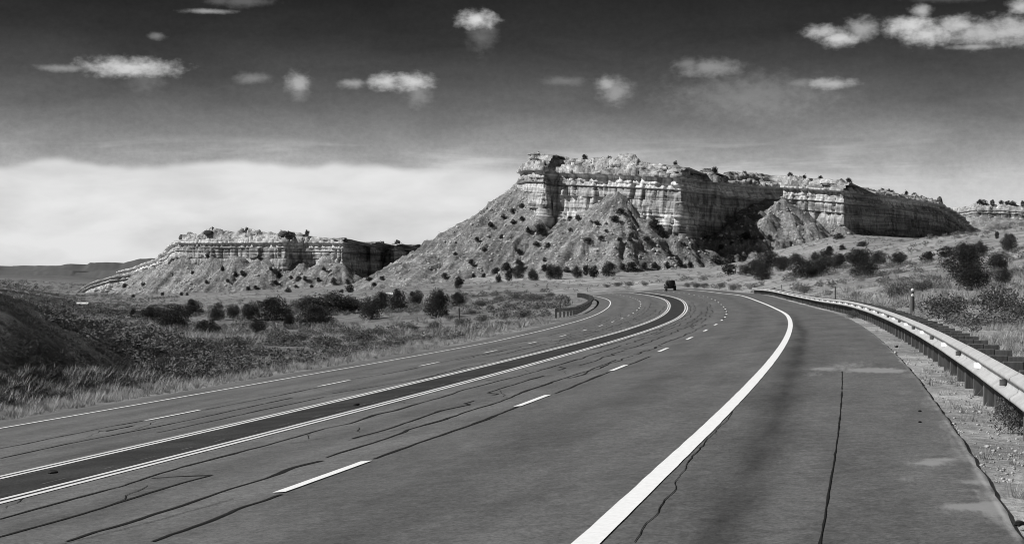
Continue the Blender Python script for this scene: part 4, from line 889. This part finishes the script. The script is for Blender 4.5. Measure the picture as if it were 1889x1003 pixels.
# ------------------------------------------------------------------ white shed, white trailer
def shed(px, py, wp, hp, label, ymin, low=False):
    p = hit(px, py, ymin)
    if p is None: return
    k = p[1] / F; w, h = wp * k, hp * k; root = empty('shed' if not low else 'trailer', p, .15); tag(root, label, 'shed' if not low else 'trailer')
    d = max(w * .7, 2.4)
    bm_obj('wall', box_bm(-w/2, w/2, 0, d, .0 if not low else .5, h), M_white, root, .02)
    bm = bmesh.new(); z0 = h + .01; v = [bm.verts.new(c) for c in ((-w/2-.15, -.15, z0), (w/2+.15, -.15, z0), (w/2+.15, d+.15, z0), (-w/2-.15, d+.15, z0), (-w/2-.15, d/2, z0+.35), (w/2+.15, d/2, z0+.35))]
    for q in ((0,1,5,4),(2,3,4,5),(0,4,3),(1,2,5),(3,2,1,0)): bm.faces.new([v[i] for i in q])
    bm_obj('roof', bm, M_white, root)
    V, Q = boxes([(-w*.15, w*.15, -.03, 0, .05 if not low else .6, h * .75)]); mesh('door', V, Q, M_chrome, root)
    if low:
        for xx in (-w * .25, w * .25):
            bm = bmesh.new(); bmesh.ops.create_cone(bm, cap_ends=True, segments=14, radius1=.38, radius2=.38, depth=.25); bmesh.ops.rotate(bm, verts=bm.verts, cent=(0,0,0), matrix=__import__('mathutils').Matrix.Rotation(math.pi/2, 3, 'X')); o = bm_obj('wheel', bm, M_black, root); o.location = (xx, .3, .38)
shed(720, 552, 11, 10, 'small white shed glimpsed between two junipers of the dark row', 240)
shed(152, 570, 20, 6, 'low white trailer in the valley below the pale rock ledge', 400, True)

# ------------------------------------------------------------------ vehicle on the far bend
def vehicle(s, off):
    from mathutils import Matrix
    p = rp(s, off, .012); t = float(np.interp(s, S, TH)); root = empty('off_road_vehicle', p, -t); root.rotation_euler = (0, -float(np.interp(s, S, RB)), -t)
    tag(root, 'boxy black off-road vehicle driving away round the far bend', 'vehicle')
    def prof(name, pts, x0, x1, mat, bev=.04, par=root, inset=0.0):
        bm = bmesh.new(); a = [bm.verts.new((x0, y, z)) for y, z in pts]; c = [bm.verts.new((x1, y, z)) for y, z in pts]
        if inset:
            zm = max(z for y, z in pts)
            for v in a: v.co.x += inset * (v.co.z - .95) / (zm - .95) if v.co.z > .95 else 0
            for v in c: v.co.x -= inset * (v.co.z - .95) / (zm - .95) if v.co.z > .95 else 0
        bm.faces.new(a[::-1]); bm.faces.new(c); n = len(pts)
        for i in range(n): bm.faces.new([a[i], a[(i+1) % n], c[(i+1) % n], c[i]])
        return bm_obj(name, bm, mat, par, bev)
    body = prof('body', [(-2.1, .45), (-2.12, .98), (.55, 1.02), (1.75, 1.0), (2.0, .9), (2.05, .48), (1.75, .42), (-1.75, .42)], -.86, .86, M_carpaint, .05)
    cab = prof('cabin', [(-2.08, .96), (-2.02, 1.80), (-1.9, 1.86), (.25, 1.84), (.8, 1.02), (.8, .96)], -.84, .84, M_carpaint, .05, inset=.12)
    V, Q = boxes([(-.58, .58, -2.12, -2.06, 1.12, 1.66)]); o = mesh('rear_window', V, Q, M_glass, cab)
    for sx_ in (-1, 1):
        for y0, y1 in ((-1.85, -1.0), (-.92, -.1)):
            V, Q = boxes([(sx_ * .79 - .03, sx_ * .79 + .03, y0, y1, 1.15, 1.66)]); mesh('side_window', V, Q, M_glass, cab)
        V, Q = boxes([(sx_ * .70 - .09, sx_ * .70 + .09, -2.16, -2.10, .72, .98)]); mesh('tail_lamp', V, Q, M_lamp, body)
        V, Q = boxes([(sx_ * .98 - .1, sx_ * .98 + .1, .38, .48, 1.05, 1.28)]); mesh('mirror', V, Q, M_carpaint, cab)
        prof('fender', [(-1.75, .5), (-1.7, .86), (-1.0, .86), (-.85, .5)], sx_ * .9 - .08, sx_ * .9 + .08, M_black, .02)
        prof('fender', [(.85, .5), (1.0, .88), (1.7, .88), (1.85, .5)], sx_ * .9 - .08, sx_ * .9 + .08, M_black, .02)
        for yy in (-1.3, 1.35):
            bm = bmesh.new(); bmesh.ops.create_cone(bm, cap_ends=True, segments=20, radius1=.40, radius2=.40, depth=.26); bmesh.ops.rotate(bm, verts=bm.verts, cent=(0, 0, 0), matrix=Matrix.Rotation(math.pi / 2, 3, 'Y'))
            w = bm_obj('wheel', bm, M_black, root, .03); w.location = (sx_ * .80, yy, .40)
            bm = bmesh.new(); bmesh.ops.create_cone(bm, cap_ends=True, segments=16, radius1=.22, radius2=.20, depth=.03); bmesh.ops.rotate(bm, verts=bm.verts, cent=(0, 0, 0), matrix=Matrix.Rotation(math.pi / 2, 3, 'Y'))
            rim_ = bm_obj('rim', bm, M_chrome, w); rim_.location = (sx_ * .135, 0, 0)
    V, Q = boxes([(-.85, .85, -2.26, -2.11, .48, .66)]); mesh('bumper', V, Q, M_black, root)
    bm = bmesh.new(); bmesh.ops.create_cone(bm, cap_ends=True, segments=20, radius1=.37, radius2=.37, depth=.24); bmesh.ops.rotate(bm, verts=bm.verts, cent=(0, 0, 0), matrix=Matrix.Rotation(math.pi / 2, 3, 'X'))
    sp = bm_obj('spare_wheel', bm, M_black, root, .03); sp.location = (0.05, -2.26, 1.05)
vehicle(316, 1.15)

# ------------------------------------------------------------------ scraps by the shoulder
def scrap(px, py, w, h, mat, name, label, dz=0.0):
    s_, o_ = rinv(px, py); p = rp(s_, o_); p[2] = max(p[2], float(ground_z(np.array([p[0]]), np.array([p[1]]))[0])); k = p[1] / F
    bm = bmesh.new(); bmesh.ops.create_icosphere(bm, subdivisions=2, radius=.5); r = random.Random(px)
    for v in bm.verts: v.co = v.co * r.uniform(.75, 1.15)
    o = bm_obj(name, bm, mat); o.location = (p[0], p[1], p[2] + h * k * .3); o.scale = (w * k, w * k * .8, h * k); o.rotation_euler = (.1, .1, r.uniform(0, 6)); tag(o, label, 'debris')
scrap(1880, 968, 22, 12, M_black, 'rubber_scrap', 'black lump of tyre rubber at the lower right corner of the shoulder')
scrap(1697, 759, 8, 4, M_black, 'rubber_scrap', 'upper of two small black scraps on the right shoulder')
scrap(1697, 779, 8, 4, M_black, 'rubber_scrap', 'lower of two small black scraps on the right shoulder')
scrap(1652, 652, 7, 6, M_rock, 'stone', 'small white stone at the edge of the right shoulder')
scrap(1654, 640, 8, 4, M_black, 'rubber_scrap', 'small dark scrap beside the gravel near the guardrail')
scrap(57 + 40, 873, 22, 9, M_black, 'rubber_scrap', 'dark scrap of rubber lying on the dark centre strip')
scrap(658, 748, 12, 6, M_black, 'rubber_scrap', 'distant dark scrap on the dark centre strip')
if __name__ == '__main__':
    print('PLANTS', [p for p in PLACED if p[4] > 7 or p[3] > 7][:40], len(PLACED))
